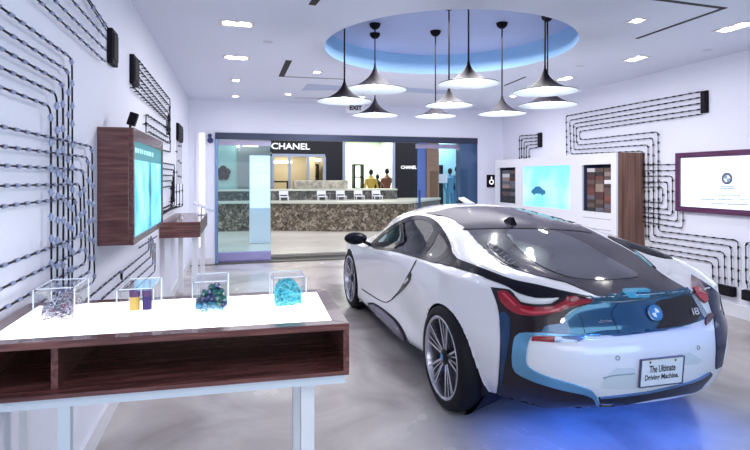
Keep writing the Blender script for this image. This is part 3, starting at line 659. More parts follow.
# crystals
P,w,d,h=C3
CRC=[mat('crystal_teal',(.01,.16,.20),.15,coat=1),mat('crystal_green',(.01,.13,.10),.15,coat=1),mat('crystal_navy',(.012,.03,.12),.15,coat=1),mat('crystal_blue',(.02,.18,.32),.15,coat=1)]
cn=['teal','green','navy','blue']; kk=0
for lev,nx,ny in ((0,6,4),(1,5,3),(2,4,2),(3,2,1)):
    for i in range(nx):
        for j in range(ny):
            u=.5+(i-(nx-1)/2)*.145+random.uniform(-.03,.03)+.06*lev*.4; v=.5+(j-(ny-1)/2)*.2+random.uniform(-.03,.03); c=inside(C3,u,.5+(v-.5)*.8-.06,0)+Vector((0,0,.027+lev*.019)); r=.0138*random.uniform(.85,1.15)
            m=M(); rot=Matrix.Rotation(random.uniform(0,3),4,Vector((random.random()+.1,random.random(),random.random())))
            m.lathe([(.001,-r*1.1),(r*.8,-r*.4),(r,.2*r),(r*.5,r),(.001,r*1.05)],c,6,rot)
            ci=random.randrange(4); obj('crystal',m,CRC[ci],label='dark %s faceted crystal in the pile inside the third case from the left'%cn[ci],cat='crystal',group='%s crystals of the pile'%cn[ci]); kk+=1
m=M()
for k in range(240):
    c=inside(C3,random.uniform(.12,.88),random.uniform(.12,.88),0)+Vector((0,0,random.uniform(.008,.018)))
    m.ball(c,random.uniform(.0025,.006),n=5,m=3)
obj('crystal_chips',m,mat('crystal_chip',(.20,.50,.62),.2,coat=1),label='layer of small blue chips under the crystals in the third case',cat='crystal chips',kind='stuff')
# jars
for u,body,lab in ((.34,mat('jar_gold',(.62,.40,.08),.3),'small glass jar with golden liquid and dark lid in the second case'),(.72,mat('jar_violet',(.05,.025,.14),.3,spec=.3),'small jar with dark violet liquid and dark lid in the second case')):
    c=inside(C2,u,.45,0); jr=w*.20; c2=c
    t=thing('sample_jar',lab,'jar',c,'jars in the second case')
    W=C2[1]; jr=W*.155; hh=C2[3]*.82
    obj('glass_base',M().lathe([(.001,.0008),(jr,.0008),(jr,hh*.16),(.001,hh*.16)],c,20),ACE,t,smooth=True)
    obj('liquid',M().lathe([(.001,hh*.16),(jr,hh*.16),(jr,hh*.72),(.001,hh*.72)],c,20),body,t,smooth=True)
    obj('lid',M().lathe([(.001,hh*.72),(jr*1.06,hh*.72),(jr*1.06,hh),(.001,hh)],c,20),mat('jar_lid',(.12,.06,.14),.6,spec=.2),t,smooth=True)

# ================================================================ RIGHT CABINET
XC=4.934; YC0,YC1=5.82,9.16; ZC=1.895
def rz(px,py): p=onX(px,py,XC); return p
t=thing('display_cabinet','long white cabinet with screen and sample niches and a walnut end on the right wall','cabinet',(5.17,7.5,0))
holes=[(rz(498.8,185).y,rz(515.3,185).y,rz(507,203).z,rz(507,167.5).z),(rz(523,185).y,rz(570,185).y,rz(546,207.5).z,rz(546,165.9).z),(rz(582,185).y,rz(611,185).y,rz(596,212).z,rz(596,164.5).z)]
m=M(); ys=[YC1]
m_=[(max(a,b),min(a,b),z0,z1) for a,b,z0,z1 in holes]
prev=YC1
for a,b,z0,z1 in m_:
    m.box(XC,XC+.03,a,prev,0,ZC); m.box(XC,XC+.03,b,a,0,z0); m.box(XC,XC+.03,b,a,z1,ZC); prev=b
m.box(XC,XC+.03,YC0+.03,prev,0,ZC)
obj('face_panel',m,WHITE,t)
obj('top_panel',M().box(XC+.03,XR-.001,YC0+.03,YC1,ZC-.03,ZC),WHITE,t)
obj('end_panel',M().box(XC+.03,XR-.001,YC0,YC0+.03,0,ZC),WOODZ,t); obj('end_edge',M().box(XC,XC+.03,YC0,YC0+.03,0,ZC),WHITE,t)
obj('far_end_panel',M().box(XC+.03,XR-.001,YC1-.03,YC1,0,ZC-.03),WHITE,t)
for k in (0,2):
    a,b,z0,z1=m_[k]; n_=M(); n_.box(XC+.22,XC+.24,b,a,z0,z1); n_.box(XC+.03,XC+.22,b-.01,b,z0,z1); n_.box(XC+.03,XC+.22,a,a+.01,z0,z1); n_.box(XC+.03,XC+.24,b-.01,a+.01,z0-.01,z0); n_.box(XC+.03,XC+.24,b-.01,a+.01,z1,z1+.01)
    obj('niche_lining',n_,mat('niche_blue_grey',(.05,.06,.13),.4),t)
a,b,z0,z1=m_[1]
CS=mat('showroom_screen',(.2,.6,.7),.25); n,l,p=nodes(CS)
tc=n.new('ShaderNodeTexCoord'); nz=n.new('ShaderNodeTexNoise'); nz.inputs['Scale'].default_value=1.6; nz.inputs['Detail'].default_value=3
cr=n.new('ShaderNodeValToRGB'); e=cr.color_ramp.elements; e[0].position=.45; e[0].color=(.10,.48,.64,1); e[1].position=.7; e[1].color=(.55,.82,.88,1)
l.new(tc.outputs['Object'],nz.inputs['Vector']); l.new(nz.outputs['Fac'],cr.inputs[0]); l.new(cr.outputs[0],p.inputs['Emission Color']); p.inputs['Emission Strength'].default_value=.85
obj('screen',M().box(XC+.008,XC+.03,b,a,z0,z1),CS,t)
# car picture on the screen (flat image)
cc=rz(538,190); sil=[(-.5,-.12),(-.5,.02),(-.36,.10),(-.18,.22),(.10,.23),(.30,.10),(.48,.04),(.5,-.12),(.36,-.12),(.33,-.19),(.24,-.19),(.2,-.12),(-.22,-.12),(-.26,-.19),(-.35,-.19),(-.38,-.12)]
Lc=abs(rz(531,190).y-rz(545,190).y)
m=M(); m.hexa([Vector((XC+.004,cc.y-q[0]*Lc,cc.z-.02+q[1]*Lc*.85)) for q in sil],[Vector((XC+.009,cc.y-q[0]*Lc,cc.z-.02+q[1]*Lc*.85)) for q in sil])
obj('screen_car_picture',m,mat('screen_navy',(.02,.12,.25),.3,emit=(.03,.2,.35),es=.3),t)
for py0 in (220,231):
    p0=rz(583,py0-1.2); p1=rz(611,py0); obj('drawer_gap',M().box(XC-.0015,XC,p1.y,p0.y,p1.z-.004,p1.z+.004),mat('gap_grey',(.3,.3,.36),.5),t)
# material sample bars
SW=[(.22,.07,.05),(.60,.58,.60),(.08,.03,.03),(.03,.03,.035),(.30,.22,.18),(.12,.12,.16),(.75,.74,.78),(.06,.035,.03),(.14,.05,.04),(.12,.08,.07)]
SN=['rust','light grey','dark brown','black','beige','slate grey','white','umber','red brown','tan']
for i,c in enumerate(SW): mat('sample_%d'%i,c,.5)
for k,ncol,nrow in ((0,2,9),(2,3,11)):
    a,b,z0,z1=m_[k]; wd=(a-b-.06)/ncol; rh=(z1-z0-.05)/nrow
    for i in range(ncol):
        for j in range(nrow):
            ci=random.choice([0,2,3,5,7,8,9,2,3,7,9,1,6,4,3,5]); y1=a-.04-i*wd; z=z0+.002+j*rh
            m=M(); m.box(XC+.05,XC+.205,y1-wd+.012,y1-.006,z,z+rh-.0005 if False else z+rh*.985)
            o=obj('material_sample',m,'sample_%d'%ci,bevel=.004,
                label='%s sample bar, %s cabinet niche, %s from %s, row %s from bottom'%(SN[ci],['far left','', 'near right'][k],['first column','second column','third column'][i],'left',['one','two','three','four','five','six','seven','eight','nine','ten','eleven'][j]),
                cat='sample',group='upholstery sample bars in the cabinet niches')

# slanted reading stand beyond the car roof
p=atD(469,203,8.6); t=thing('reading_stand','white slanted stand top beyond the car roof beside the dark blue column','stand',(p.x,p.y,0))
obj('post',M().box(p.x-.06,p.x+.06,p.y-.06,p.y+.06,.02,p.z-.06),WHITEM,t); obj('base_plate',M().box(p.x-.2,p.x+.2,p.y-.2,p.y+.2,0,.02),WHITEM,t)
q=[atD(458.5,197.5,8.75),atD(464,196.8,8.95),atD(481,207,8.8),atD(474,207.5,8.5)]
obj('slanted_top',M().hexa([v-Vector((0,0,.03)) for v in q],q),WHITE,t)
q2=[atD(459,199,8.8),atD(474,208,8.6),atD(459,208,8.8)]
obj('side_cheek',M().hexa([v+Vector((0,.02,-.005)) for v in q2],[v+Vector((.03,.1,-.005)) for v in q2]),BLACK,t)
# ================================================================ RIGHT WALL SCREEN
a=onX(675,153.2,XR-.06); zb_=onX(675,211,XR-.06).z; zt_=a.z; y1=a.y; y0=1.9
t=thing('wall_screen','large white lit screen in a dark walnut frame on the right wall','display screen',(XR,(y0+y1)/2,zb_))
fw=.065
m=M(); m.box(XR-.06,XR,y0,y1,zt_-fw,zt_); m.box(XR-.06,XR,y0,y1,zb_,zb_+fw); m.box(XR-.06,XR,y1-fw,y1,zb_+fw,zt_-fw); m.box(XR-.06,XR,y0,y0+fw,zb_+fw,zt_-fw)
obj('frame',m,noise_mat('frame_walnut_violet',[(.3,(.06,.015,.05)),(.7,(.14,.04,.12))],6,.3,4,(9,.6,9)),t,bevel=.003)
obj('screen',M().box(XR-.035,XR-.001,y0+fw,y1-fw,zb_+fw,zt_-fw),mat('white_screen',(.8,.9,.95),.3,emit=(.72,.88,1),es=.72),t)
xs=XR-.036; c=onX(727,178.5,xs); R_=abs(onX(727,172.5,xs).z-c.z)
mx=frame((xs,c.y,c.z),(0,-1,0),(0,0,1))
obj('roundel_ring',M().lathe([(R_*.62,.001),(R_,.001)],(0,0,0),32,mx),mat('ring_grey',(.12,.13,.18),.4),t)
for k in range(4):
    m=M(); pts=[Vector((0,0,.0015))]+[Vector((R_*.62*math.cos(PI/2*k+PI/2*q/6),R_*.62*math.sin(PI/2*k+PI/2*q/6),.0015)) for q in range(7)]
    m.add([mx@p for p in pts],[tuple(range(8))]); obj('roundel_quarter',m,mat('ring_blue_grey',(.25,.40,.55),.4) if k%2 else LOGOW,t)
def strokes(px0,px1,py,hpx,word=4):
    m=M(); x=px0
    while x<px1:
        w_=random.uniform(1.2,3.2); p0=onX(x,py,xs); p1=onX(min(px1,x+w_),py,xs); hh=abs(onX(x,py-hpx/2,xs).z-onX(x,py+hpx/2,xs).z)/2
        m.box(xs-.003,xs+.0005,min(p0.y,p1.y),max(p0.y,p1.y),c.z+(p0.z-c.z)-hh,p0.z+hh); x+=w_+.55
    return m
TG=mat('text_grey',(.08,.10,.16),.5)
for (x0,x1,y,hp) in ((721,734,186.8,1),(719.5,735.5,188.8,1),(714,741,195,.9),(700,716,199.2,.8),(718.5,733,199.6,.8),(735.5,752,199.8,.8),(711,725,203.6,.8),(728,748,204.4,.8)):
    obj('text_line',strokes(x0,x1,y,hp),TG,t)
# ================================================================ CAR
YAW=math.radians(1.2); CXc=2.28; YAX=3.198; RAX=.93; WB=2.876; FAX=RAX+WB; RA=.98
cy_,sy_=math.cos(YAW),math.sin(YAW)
def W(u,s,z): s=s-RAX; return Vector((CXc+u*cy_-s*sy_, YAX+u*sy_+s*cy_, z))
def UW(p): x,y=p.x-CXc,p.y-YAX; return (x*cy_+y*sy_, -x*sy_+y*cy_+RAX, p.z)
K=7
top=[ # stations from the rear; points shoulder -> centre as (u,s,z)
 [(.71,.37,.865),(.66,.30,.880),(.58,.245,.885),(.48,.205,.885),(.34,.175,.888),(.17,.155,.89),(0,.15,.89)],
 [(.79,.52,.885),(.735,.50,.928),(.66,.48,.960),(.57,.46,.968),(.45,.44,.95),(.24,.42,.950),(0,.41,.952)],
 [(.85,.72,.895),(.79,.72,.945),(.71,.72,.995),(.61,.72,1.02),(.49,.72,1.005),(.26,.72,1.01),(0,.72,1.012)],
 [(.885,1.0,.90),(.82,1.0,.945),(.73,1.0,1.012),(.63,1.0,1.066),(.51,1.0,1.07),(.27,1.0,1.08),(0,1.0,1.083)],
 [(.88,1.4,.905),(.81,1.4,.95),(.73,1.4,1.03),(.635,1.4,1.115),(.525,1.4,1.15),(.28,1.4,1.17),(0,1.4,1.175)],
 [(.875,1.9,.885),(.805,1.9,.94),(.73,1.9,1.045),(.64,1.9,1.15),(.54,1.9,1.20),(.29,1.9,1.24),(0,1.9,1.25)],
 [(.875,2.4,.86),(.805,2.4,.915),(.73,2.4,1.04),(.65,2.4,1.165),(.55,2.4,1.225),(.30,2.4,1.28),(0,2.4,1.295)],
 [(.875,2.9,.82),(.80,2.9,.87),(.73,2.9,.98),(.65,2.9,1.09),(.55,2.9,1.165),(.30,2.9,1.235),(0,2.9,1.255)],
 [(.875,3.3,.79),(.79,3.3,.83),(.72,3.3,.89),(.64,3.3,.965),(.54,3.3,1.03),(.29,3.3,1.085),(0,3.3,1.105)],
 [(.875,3.8,.785),(.79,3.8,.815),(.71,3.8,.83),(.62,3.8,.84),(.52,3.8,.86),(.28,3.8,.89),(0,3.8,.90)],
 [(.81,4.3,.72),(.74,4.3,.745),(.66,4.3,.745),(.57,4.3,.735),(.48,4.3,.73),(.26,4.3,.74),(0,4.3,.745)],
 [(.70,4.62,.58),(.62,4.66,.60),(.53,4.70,.60),(.43,4.73,.60),(.33,4.75,.59),(.17,4.77,.59),(0,4.78,.59)]]
def cr1(P,t):
    n=len(P)-1; i=min(int(t),n-1); f=t-i
    p1,p2=P[i],P[i+1]; p0=P[i-1] if i>0 else p1*2-p2; p3=P[i+2] if i+2<=n else p2*2-p1
    return .5*((2*p1)+(-p0+p2)*f+(2*p0-5*p1+4*p2-p3)*f*f+(-p0+3*p1-3*p2+p3)*f**3)
top=[[Vector(p) for p in r] for r in top]
NS=len(top); SU,SV=10,5
rows=[]
nu=(NS-1)*SU; nv=(K-1)*SV
for a in range(nu+1):
    ctrl=[cr1([top[i][j] for i in range(NS)],a/SU) for j in range(K)]
    rows.append([cr1(ctrl,b/SV) for b in range(nv+1)])
# perimeter : rear centre -> corner -> side -> front corner -> centre
per=[]; key=[]
for b in range(nv,0,-1): per.append(rows[0][b]); key.append(('r',(nv-b)/nv))
for a in range(nu): per.append(rows[a][0]); key.append(('s',rows[a][0].y))
for b in range(nv+1): per.append(rows[nu][b]); key.append(('f',b/nv))
# profiles: (outward offset, z)
PR={ 'rc':[(-.012,.872),(-.010,.84),(.012,.79),(.035,.735),(.045,.705),(.085,.688),(.115,.62),(.118,.53),(.108,.44),(.085,.36),(.05,.30),(-.06,.26)],
     'rk':[(.004,.845),(.010,.81),(.015,.76),(.025,.71),(.035,.67),(.045,.62),(.05,.56),(.05,.50),(.036,.44),(.012,.37),(-.025,.30),(-.065,.24)],
     's1':[(.010,.86),(.024,.80),(.036,.74),(.044,.68),(.048,.62),(.048,.56),(.044,.49),(.036,.42),(.028,.36),(.018,.29),(.0,.25),(-.04,.215)],
     's2':[(.006,.86),(.010,.81),(.010,.75),(.005,.68),(-.004,.61),(-.014,.54),(-.022,.47),(-.024,.40),(-.012,.33),(.010,.26),(.012,.20),(-.03,.14)],
     's3':[(.006,.76),(.012,.71),(.016,.66),(.018,.60),(.018,.54),(.015,.48),(.012,.42),(.008,.36),(.004,.30),(0,.24),(-.01,.19),(-.04,.14)],
     'fc':[(.015,.565),(.02,.54),(.025,.51),(.03,.48),(.035,.45),(.035,.41),(.03,.37),(.025,.33),(.02,.28),(.01,.23),(0,.19),(-.04,.14)]}
def mixp(a,b,t): t=t*t*(3-2*t); return [(x[0]*(1-t)+y[0]*t,x[1]*(1-t)+y[1]*t) for x,y in zip(PR[a],PR[b])]
def prof(k):
    if k[0]=='r': return mixp('rc','rk',k[1])
    if k[0]=='f': return mixp('s3','fc',k[1])
    s=k[1]
    if s<1.0: return mixp('rk','s1',max(0,(s-.37)/.63))
    if s<2.2: return mixp('s1','s2',(s-1.0)/1.2)
    if s<3.7: return mixp('s2','s3',(s-2.2)/1.5)
    return PR['s3']
SM=3
cols=[]
for i,p in enumerate(per):
    i0=max(0,i-3); i1=min(len(per)-1,i+3); tg=per[i1]-per[i0]; n=Vector((tg.y,-tg.x,0)).normalized()
    if i==0: n=Vector((0,-1,0))
    if i==len(per)-1: n=Vector((0,1,0))
    pf=[Vector((0,p.z,0))]+[Vector((o,z,0)) for o,z in prof(key[i])]
    col=[]
    for q in range((len(pf)-1)*SM+1):
        v=cr1(pf,q/SM); col.append(Vector((max(0,p.x+n.x*v.x) if i not in(0,len(per)-1) else 0,p.y+n.y*v.x,v.y)))
    cols.append(col)
V=[];Fc=[]
def addgrid(g,flip=False):
    b=len(V); R=len(g); Cn=len(g[0])
    for r in g: V.extend(r)
    for i in range(R-1):
        for j in range(Cn-1):
            f=(b+i*Cn+j,b+i*Cn+j+1,b+(i+1)*Cn+j+1,b+(i+1)*Cn+j); Fc.append(f[::-1] if flip else f)
addgrid(rows); addgrid(cols,True)
# underside
und=[[c[-1],Vector((0,c[-1].y,c[-1].z))] for c in cols]; addgrid(und,True)
n0=len(V); V+= [Vector((-v.x,v.y,v.z)) for v in V]; Fc+=[tuple(i+n0 for i in f)[::-1] for f in Fc]
bm=bmesh.new(); bv=[bm.verts.new(v) for v in V]
for f in Fc:
    try: bm.faces.new([bv[i] for i in f])
    except Exception: pass
bmesh.ops.remove_doubles(bm,verts=bm.verts,dist=.0006)
bmesh.ops.dissolve_degenerate(bm,dist=.0002,edges=bm.edges)
bmesh.ops.recalc_face_normals(bm,faces=bm.faces)
for v in bm.verts: v.co=W(*v.co)
bm.normal_update(); bm.faces.ensure_lookup_table()
BV=BVHTree.FromBMesh(bm)
def hit(px,py):
    d=ray(px,py).normalized(); loc,no,ix,ds=BV.ray_cast(CAM,d)
    if loc is None:
        best=None
        for k in range(120):
            q=CAM+d*(2+k*.05); l2,n2,i2,d2=BV.find_nearest(q)
            if best is None or d2<best[0]: best=(d2,l2,n2)
        loc,no=best[1],best[2]
    if no.dot(d)>0: no=-no
    return loc,no
car=thing('sports_car','white low sports car with black roof and rear deck parked on the polished floor','car',W(0,2.3,0))
def inpoly(p,poly):
    x,y=p; c=False; j=len(poly)-1
    for i in range(len(poly)):
        xi,yi=poly[i]; xj,yj=poly[j]
        if (yi>y)!=(yj>y) and x<(xj-xi)*(y-yi)/(yj-yi)+xi: c=not c
        j=i
    return c
def smoothpoly(poly,sharp=()):
    n=len(poly); P=[Vector((p[0],p[1],0)) for p in poly]; out=[]
    for i in range(n):
        p0,p1,p2,p3=P[i-1],P[i],P[(i+1)%n],P[(i+2)%n]
        if i in sharp: p0=p1*2-p2
        if (i+1)%n in sharp: p3=p2*2-p1
        st=max(1,int((p2-p1).length/4))
        for k in range(st):
            f=k/st; v=.5*((2*p1)+(-p0+p2)*f+(2*p0-5*p1+4*p2-p3)*f*f+(-p0+3*p1-3*p2+p3)*f**3); out.append((v.x,v.y))
    return out
def patch_mesh(poly,off=.004,skirt=.006,grid=3.0,smooth=True,sharp=()):
    pl=smoothpoly(poly,sharp) if smooth else poly
    xs=[p[0] for p in pl]; ys=[p[1] for p in pl]
    pts=[Vector(p) for p in pl]; n=len(pts)
    x=min(xs)+grid/2
    while x<max(xs):
        y=min(ys)+grid/2
        while y<max(ys):
            if inpoly((x,y),pl) and min((Vector((x,y))-q).length for q in pts[:n])>grid*.4: pts.append(Vector((x,y)))
            y+=grid
        x+=grid
    vo,eo,fo,ov,oe,of=delaunay_2d_cdt(pts,[(i,(i+1)%n) for i in range(n)],[],0,1e-4)
    fs=[f for f in fo if inpoly((sum(vo[i].x for i in f)/3,sum(vo[i].y for i in f)/3),pl)]
    m=M(); H_=[hit(v.x,v.y) for v in vo]
    m.v=[l+nn*off for l,nn in H_]; m.f=[tuple(f) for f in fs]
    # skirt
    from collections import Counter
    cnt=Counter(); 
    for f in fs:
        for a,b in zip(f,f[1:]+f[:1]): cnt[(a,b)]+=1
    bd=[(a,b) for (a,b) in cnt if (b,a) not in cnt]; mp={}
    for a,b in bd:
        for q in (a,b):
            if q not in mp: mp[q]=len(m.v); m.v.append(H_[q][0]-H_[q][1]*skirt)
    for a,b in bd: m.f.append((b,a,mp[a],mp[b]))
    return m
def mirror(m):
    r=M(); r.v=[W(-u,s,z) for u,s,z in (UW(v) for v in m.v)]; r.f=[f[::-1] for f in m.f]; return r
def patch(name,poly,mt,off=.004,mir=False,parent=None,smooth=True,sharp=(),label=None,grid=3.0):
    m=patch_mesh(poly,off,smooth=smooth,sharp=sharp,grid=grid); o=obj(name,m,mt,parent or car,smooth=True,recalc=False,label=label)
    if mir: obj(name,mirror(m),mt,parent or car,smooth=True,label=label)
    return o
def line(name,pts,w,mt,off=.003,mir=False,parent=None):
    P=[Vector(p) for p in smoothline(pts)]; A=[];B=[]
    for i,p in enumerate(P):
        t=(P[min(i+1,len(P)-1)]-P[max(i-1,0)]).normalized(); n=Vector((-t.y,t.x))*w/2; A.append(tuple(p+n)); B.append(tuple(p-n))
    return patch(name,A+B[::-1],mt,off,mir,parent,smooth=False)
def smoothline(pts):
    P=[Vector((p[0],p[1],0)) for p in pts]; out=[]
    for i in range(len(P)-1):
        st=max(1,int((P[i+1]-P[i]).length/3))
        for k in range(st): v=cr1(P,i+k/st); out.append((v.x,v.y))
    out.append(tuple(pts[-1])); return out
# ---- pixel outlines of the openings
WIN=[(374.5,246),(383.5,235.2),(396.7,225.6),(407.3,220.6),(418,218.4),(427,219.8),(433,224.5),(435.3,230),(428,243),(420,256.3),(396.7,250.2)]
QTR=[(439,232),(444.5,238),(449,247),(447.5,250.5),(436.5,259.5),(424.5,256.5),(432,244)]
DLO=[(371,246.6),(382.5,233.2),(396,223.2),(407.3,217.8),(418,215.6),(429,217.2),(438.5,223.4),(446.5,234.5),(451.8,246.5),(452.6,253),(437,262.8),(420.7,258.9),(396.7,252.4)]
ROOF=[(425,213.2),(438,211),(450,208),(470,206.5),(490,206.5),(520,208.5),(545,212.5),(567,219.5),(590,230),(612,241.5),(632,252.5),(653,267.5),(668,278),(686,288.5),(676,291),(650,293.5),(622,294),(600,297.2),(583,289.5),(564.7,281.7),(530,273.5),(503,264),(490,253),(476.7,241),(466.7,229.5),(458,222.5),(452,218.8),(440,215.5)]
VT=[(484.7,241),(495.5,245.5),(521,266.5),(511,266),(502.5,262.5),(491,252)]
FAS=[(592,300.5),(603,301.8),(623,302),(650,298),(676,294),(690,292),(697,301),(703,312),(706,318.5),(700,320.6),(683,326.4),(653,331.5),(620,335.5),(587,334.2),(560,333.2),(541,332),(543,326),(562,319),(573,311),(588,304)]
CL=[(490.8,287.5),(510,290),(515.8,296.7),(520.8,301.7),(535,304.2),(551.7,303.3),(558.3,299.2),(566.7,295.5),(580,297),(593,299.3),(590,303),(573,309.5),(563,318),(564,323),(545,326),(541,332),(524,332.5),(517,336.5),(514,345),(513,360),(516,370),(534,380),(560,388),(586,393.5),(597,397),(600,410),(560,411),(530,409),(495.5,404),(498.5,380),(500.2,355),(500.5,334),(499,312),(495,297)]
BAND=[(436.5,262.6),(444,259),(452,252.2),(457.5,258.5),(476.7,266),(511,279),(538,285),(564,291.3),(590,296.7),(575,298),(556,297.6),(535,297.5),(518,292.8),(505,285.3),(489,279.2),(474,273.3),(455,267.4)]
# body shell: wheel openings and window openings cut out, edges snapped
RR=.362
def centre_r(v,ax):
    u,s,z=UW(v); return math.hypot(s-ax,z-.335),u,s,z
def project(p):
    d=p-CAM; Z=d.dot(FW); return (CXP+F*d.dot(RT)/Z, HYP-F*d.z/Z)
dele=[]
for f in bm.faces:
    c=f.calc_center_median(); kill=False
    for ax in (RA,FAX):
        if all(centre_r(v.co,ax)[0]<RR and abs(centre_r(v.co,ax)[1])>.55 for v in f.verts): kill=True
    if not kill:
        u,s,z=UW(c)
        if z>.78 and abs(u)>.5:
            q=project(W(-abs(u),s,z)); 
            if inpoly(q,WIN) or inpoly(q,QTR): kill=True
    if kill: dele.append(f)
bmesh.ops.delete(bm,geom=dele,context='FACES')
PUSH=[]
def push(polys):
    for v in bm.verts:
        u,s,z=UW(v.co); a=project(v.co); bq=project(W(-abs(u),s,z))
        if any(inpoly(a if not mi else bq,p) for p,mi in polys): PUSH.append(v)
push([(ROOF,0),(VT,0),(BAND,0),(FAS,0),(CL,0)])
for v in set(PUSH): v.co-=v.normal*.007
for ax in (RA,FAX):
    for v in bm.verts:
        r,u,s,z=centre_r(v.co,ax)
        if r<RR and abs(u)>.55:
            k=RR/max(r,.01); v.co=W(u,ax+(s-ax)*k,.335+(z-.335)*k)
mb=M(); bm.verts.index_update(); bm.normal_update(); mb.v=[v.co.copy() for v in bm.verts]; mb.f=[]; un=[]
for f in bm.faces:
    (un if abs(f.normal.z)>.75 and f.calc_center_median().z<.36 else mb.f).append(tuple(v.index for v in f.verts))
ub=M(); ub.v=mb.v; ub.f=un; obj('underbody',ub,BLACKM,car,recalc=False)
body=obj('body_shell',mb,PAINTW,car,smooth='all',recalc=False)
# dark lining inside the cabin
lin=M(); vm={}
for f in bm.faces:
    c=f.calc_center_median(); u,s,z=UW(c)
    if z>.5 and 1.0<s<3.7:
        ff=[]
        for v in f.verts:
            if v.index not in vm: vm[v.index]=len(lin.v); lin.v.append(v.co-v.normal*.035)
            ff.append(vm[v.index])
        lin.f.append(tuple(ff))
obj('cabin_lining',lin,INTER,car,smooth=True)
for v in (-1,1):
    for ax in (RA,FAX):
        m=M(); ang=[-.35+ (PI+.7)*k/24 for k in range(25)]
        A=[W(v*.56,ax+(RR+.004)*math.cos(a),.335+(RR+.004)*math.sin(a)) for a in ang]; 
        def edge_u(a):
            s=ax+RR*math.cos(a); z=.335+RR*math.sin(a)
            best=max((abs(UW(q)[0]) for q in [BV.find_nearest(W(v*.9,s,max(.16,z)))[0]]),default=.85); return best-.004
        B=[W(v*edge_u(a),ax+(RR+.002)*math.cos(a),.335+(RR+.002)*math.sin(a)) for a in ang]
        nn=len(A); m.add(A+B,[(i,i+1,nn+i+1,nn+i) for i in range(nn-1)]+[tuple(range(nn))])
        obj('wheel_arch_liner',m,BLACKM,car)
# cabin floor, seats, dash
obj('cabin_floor',M().add([W(*p) for p in ((-.7,1.3,.45),(.7,1.3,.45),(.7,3.5,.45),(-.7,3.5,.45))],[(0,1,2,3)]),INTER,car)
for sg in (-1,1):
    sx=sg*.36
    m=M(); mx=lambda a:a
    def sb(u0,u1,s0,s1,z0,z1,lean=0):
        return M().hexa([W(u0,s0,z0),W(u1,s0,z0),W(u1,s1,z0),W(u0,s1,z0)],[W(u0,s0-lean,z1),W(u1,s0-lean,z1),W(u1,s1-lean,z1),W(u0,s1-lean,z1)])
    st=obj('seat',sb(sx-.25,sx+.25,2.0,2.55,.5,.66),SEATM,car,bevel=.04)
    obj('backrest',sb(sx-.24,sx+.24,1.92,2.08,.62,1.02,.2),SEATM,st,bevel=.04)
    obj('headrest',sb(sx-.13,sx+.13,1.74,1.84,1.0,1.13,.03),SEATM,st,bevel=.03)
    obj('seat_stripe',sb(sx-.26,sx-.2,2.09,2.11,.64,1.0,.2),TEAL,st)
obj('dashboard',M().hexa([W(-.68,2.9,.7),W(.68,2.9,.7),W(.68,3.4,.7),W(-.68,3.4,.7)],[W(-.66,2.98,.86),W(.66,2.98,.86),W(.64,3.4,.88),W(-.64,3.4,.88)]),SEATM,car,bevel=.03)
m=M(); m.lathe([(.17,-.012),(.185,0),(.17,.012),(.158,0)],W(-.36,2.82,.84),24,Matrix.Rotation(math.radians(-65),4,'X'),closed=True); obj('steering_wheel',m,TEAL,car,smooth=True)
# windows : black surround ring + glass
def ringpatch(name,outer,inners,mt,off,mir):
    pl=smoothpoly(outer); ins=[smoothpoly(i) for i in inners]
    pts=[Vector(p) for p in pl]; ed=[(i,(i+1)%len(pl)) for i in range(len(pl))]
    for I in ins:
        b=len(pts); pts+=[Vector(p) for p in I]; ed+=[(b+i,b+(i+1)%len(I)) for i in range(len(I))]
    vo,eo,fo,_,_,_=delaunay_2d_cdt(pts,ed,[],0,1e-4)
    fs=[]
    for f in fo:
        c=(sum(vo[i].x for i in f)/3,sum(vo[i].y for i in f)/3)
        if inpoly(c,pl) and not any(inpoly(c,I) for I in ins): fs.append(tuple(f))
    m=M(); m.v=[(lambda h:h[0]+h[1]*off)(hit(v.x,v.y)) for v in vo]; m.f=fs
    # thickness
    b=len(m.v); m.v+=[(lambda h:h[0]-h[1]*.03)(hit(v.x,v.y)) for v in vo]; m.f+=[tuple(i+b for i in f)[::-1] for f in fs]
    for a,q in [(f[i],f[(i+1)%3]) for f in fs for i in range(3)]:
        if not any((q in g and a in g) for g in fs if not (a in g and q in g and g[(g.index(a)+1)%3]==q)): m.f.append((q,a,a+b,q+b))
    obj(name,m,mt,car,smooth=True)
    if mir: obj(name,mirror(m),mt,car,smooth=True)
def shrink(poly,k):
    cx=sum(p[0] for p in poly)/len(poly); cy=sum(p[1] for p in poly)/len(poly); out=[]
    for x,y in poly:
        d=Vector((x-cx,y-cy)); L=d.length; d=d*((L-k)/L); out.append((cx+d.x,cy+d.y))
    return out
ringpatch('window_surround',DLO,[shrink(WIN,1.2),shrink(QTR,1.2)],GLOSSB,.005,True)
patch('side_window',WIN,'tinted_car_glass',.002,True,grid=5); patch('quarter_window',QTR,'tinted_car_glass',.002,True,grid=5)
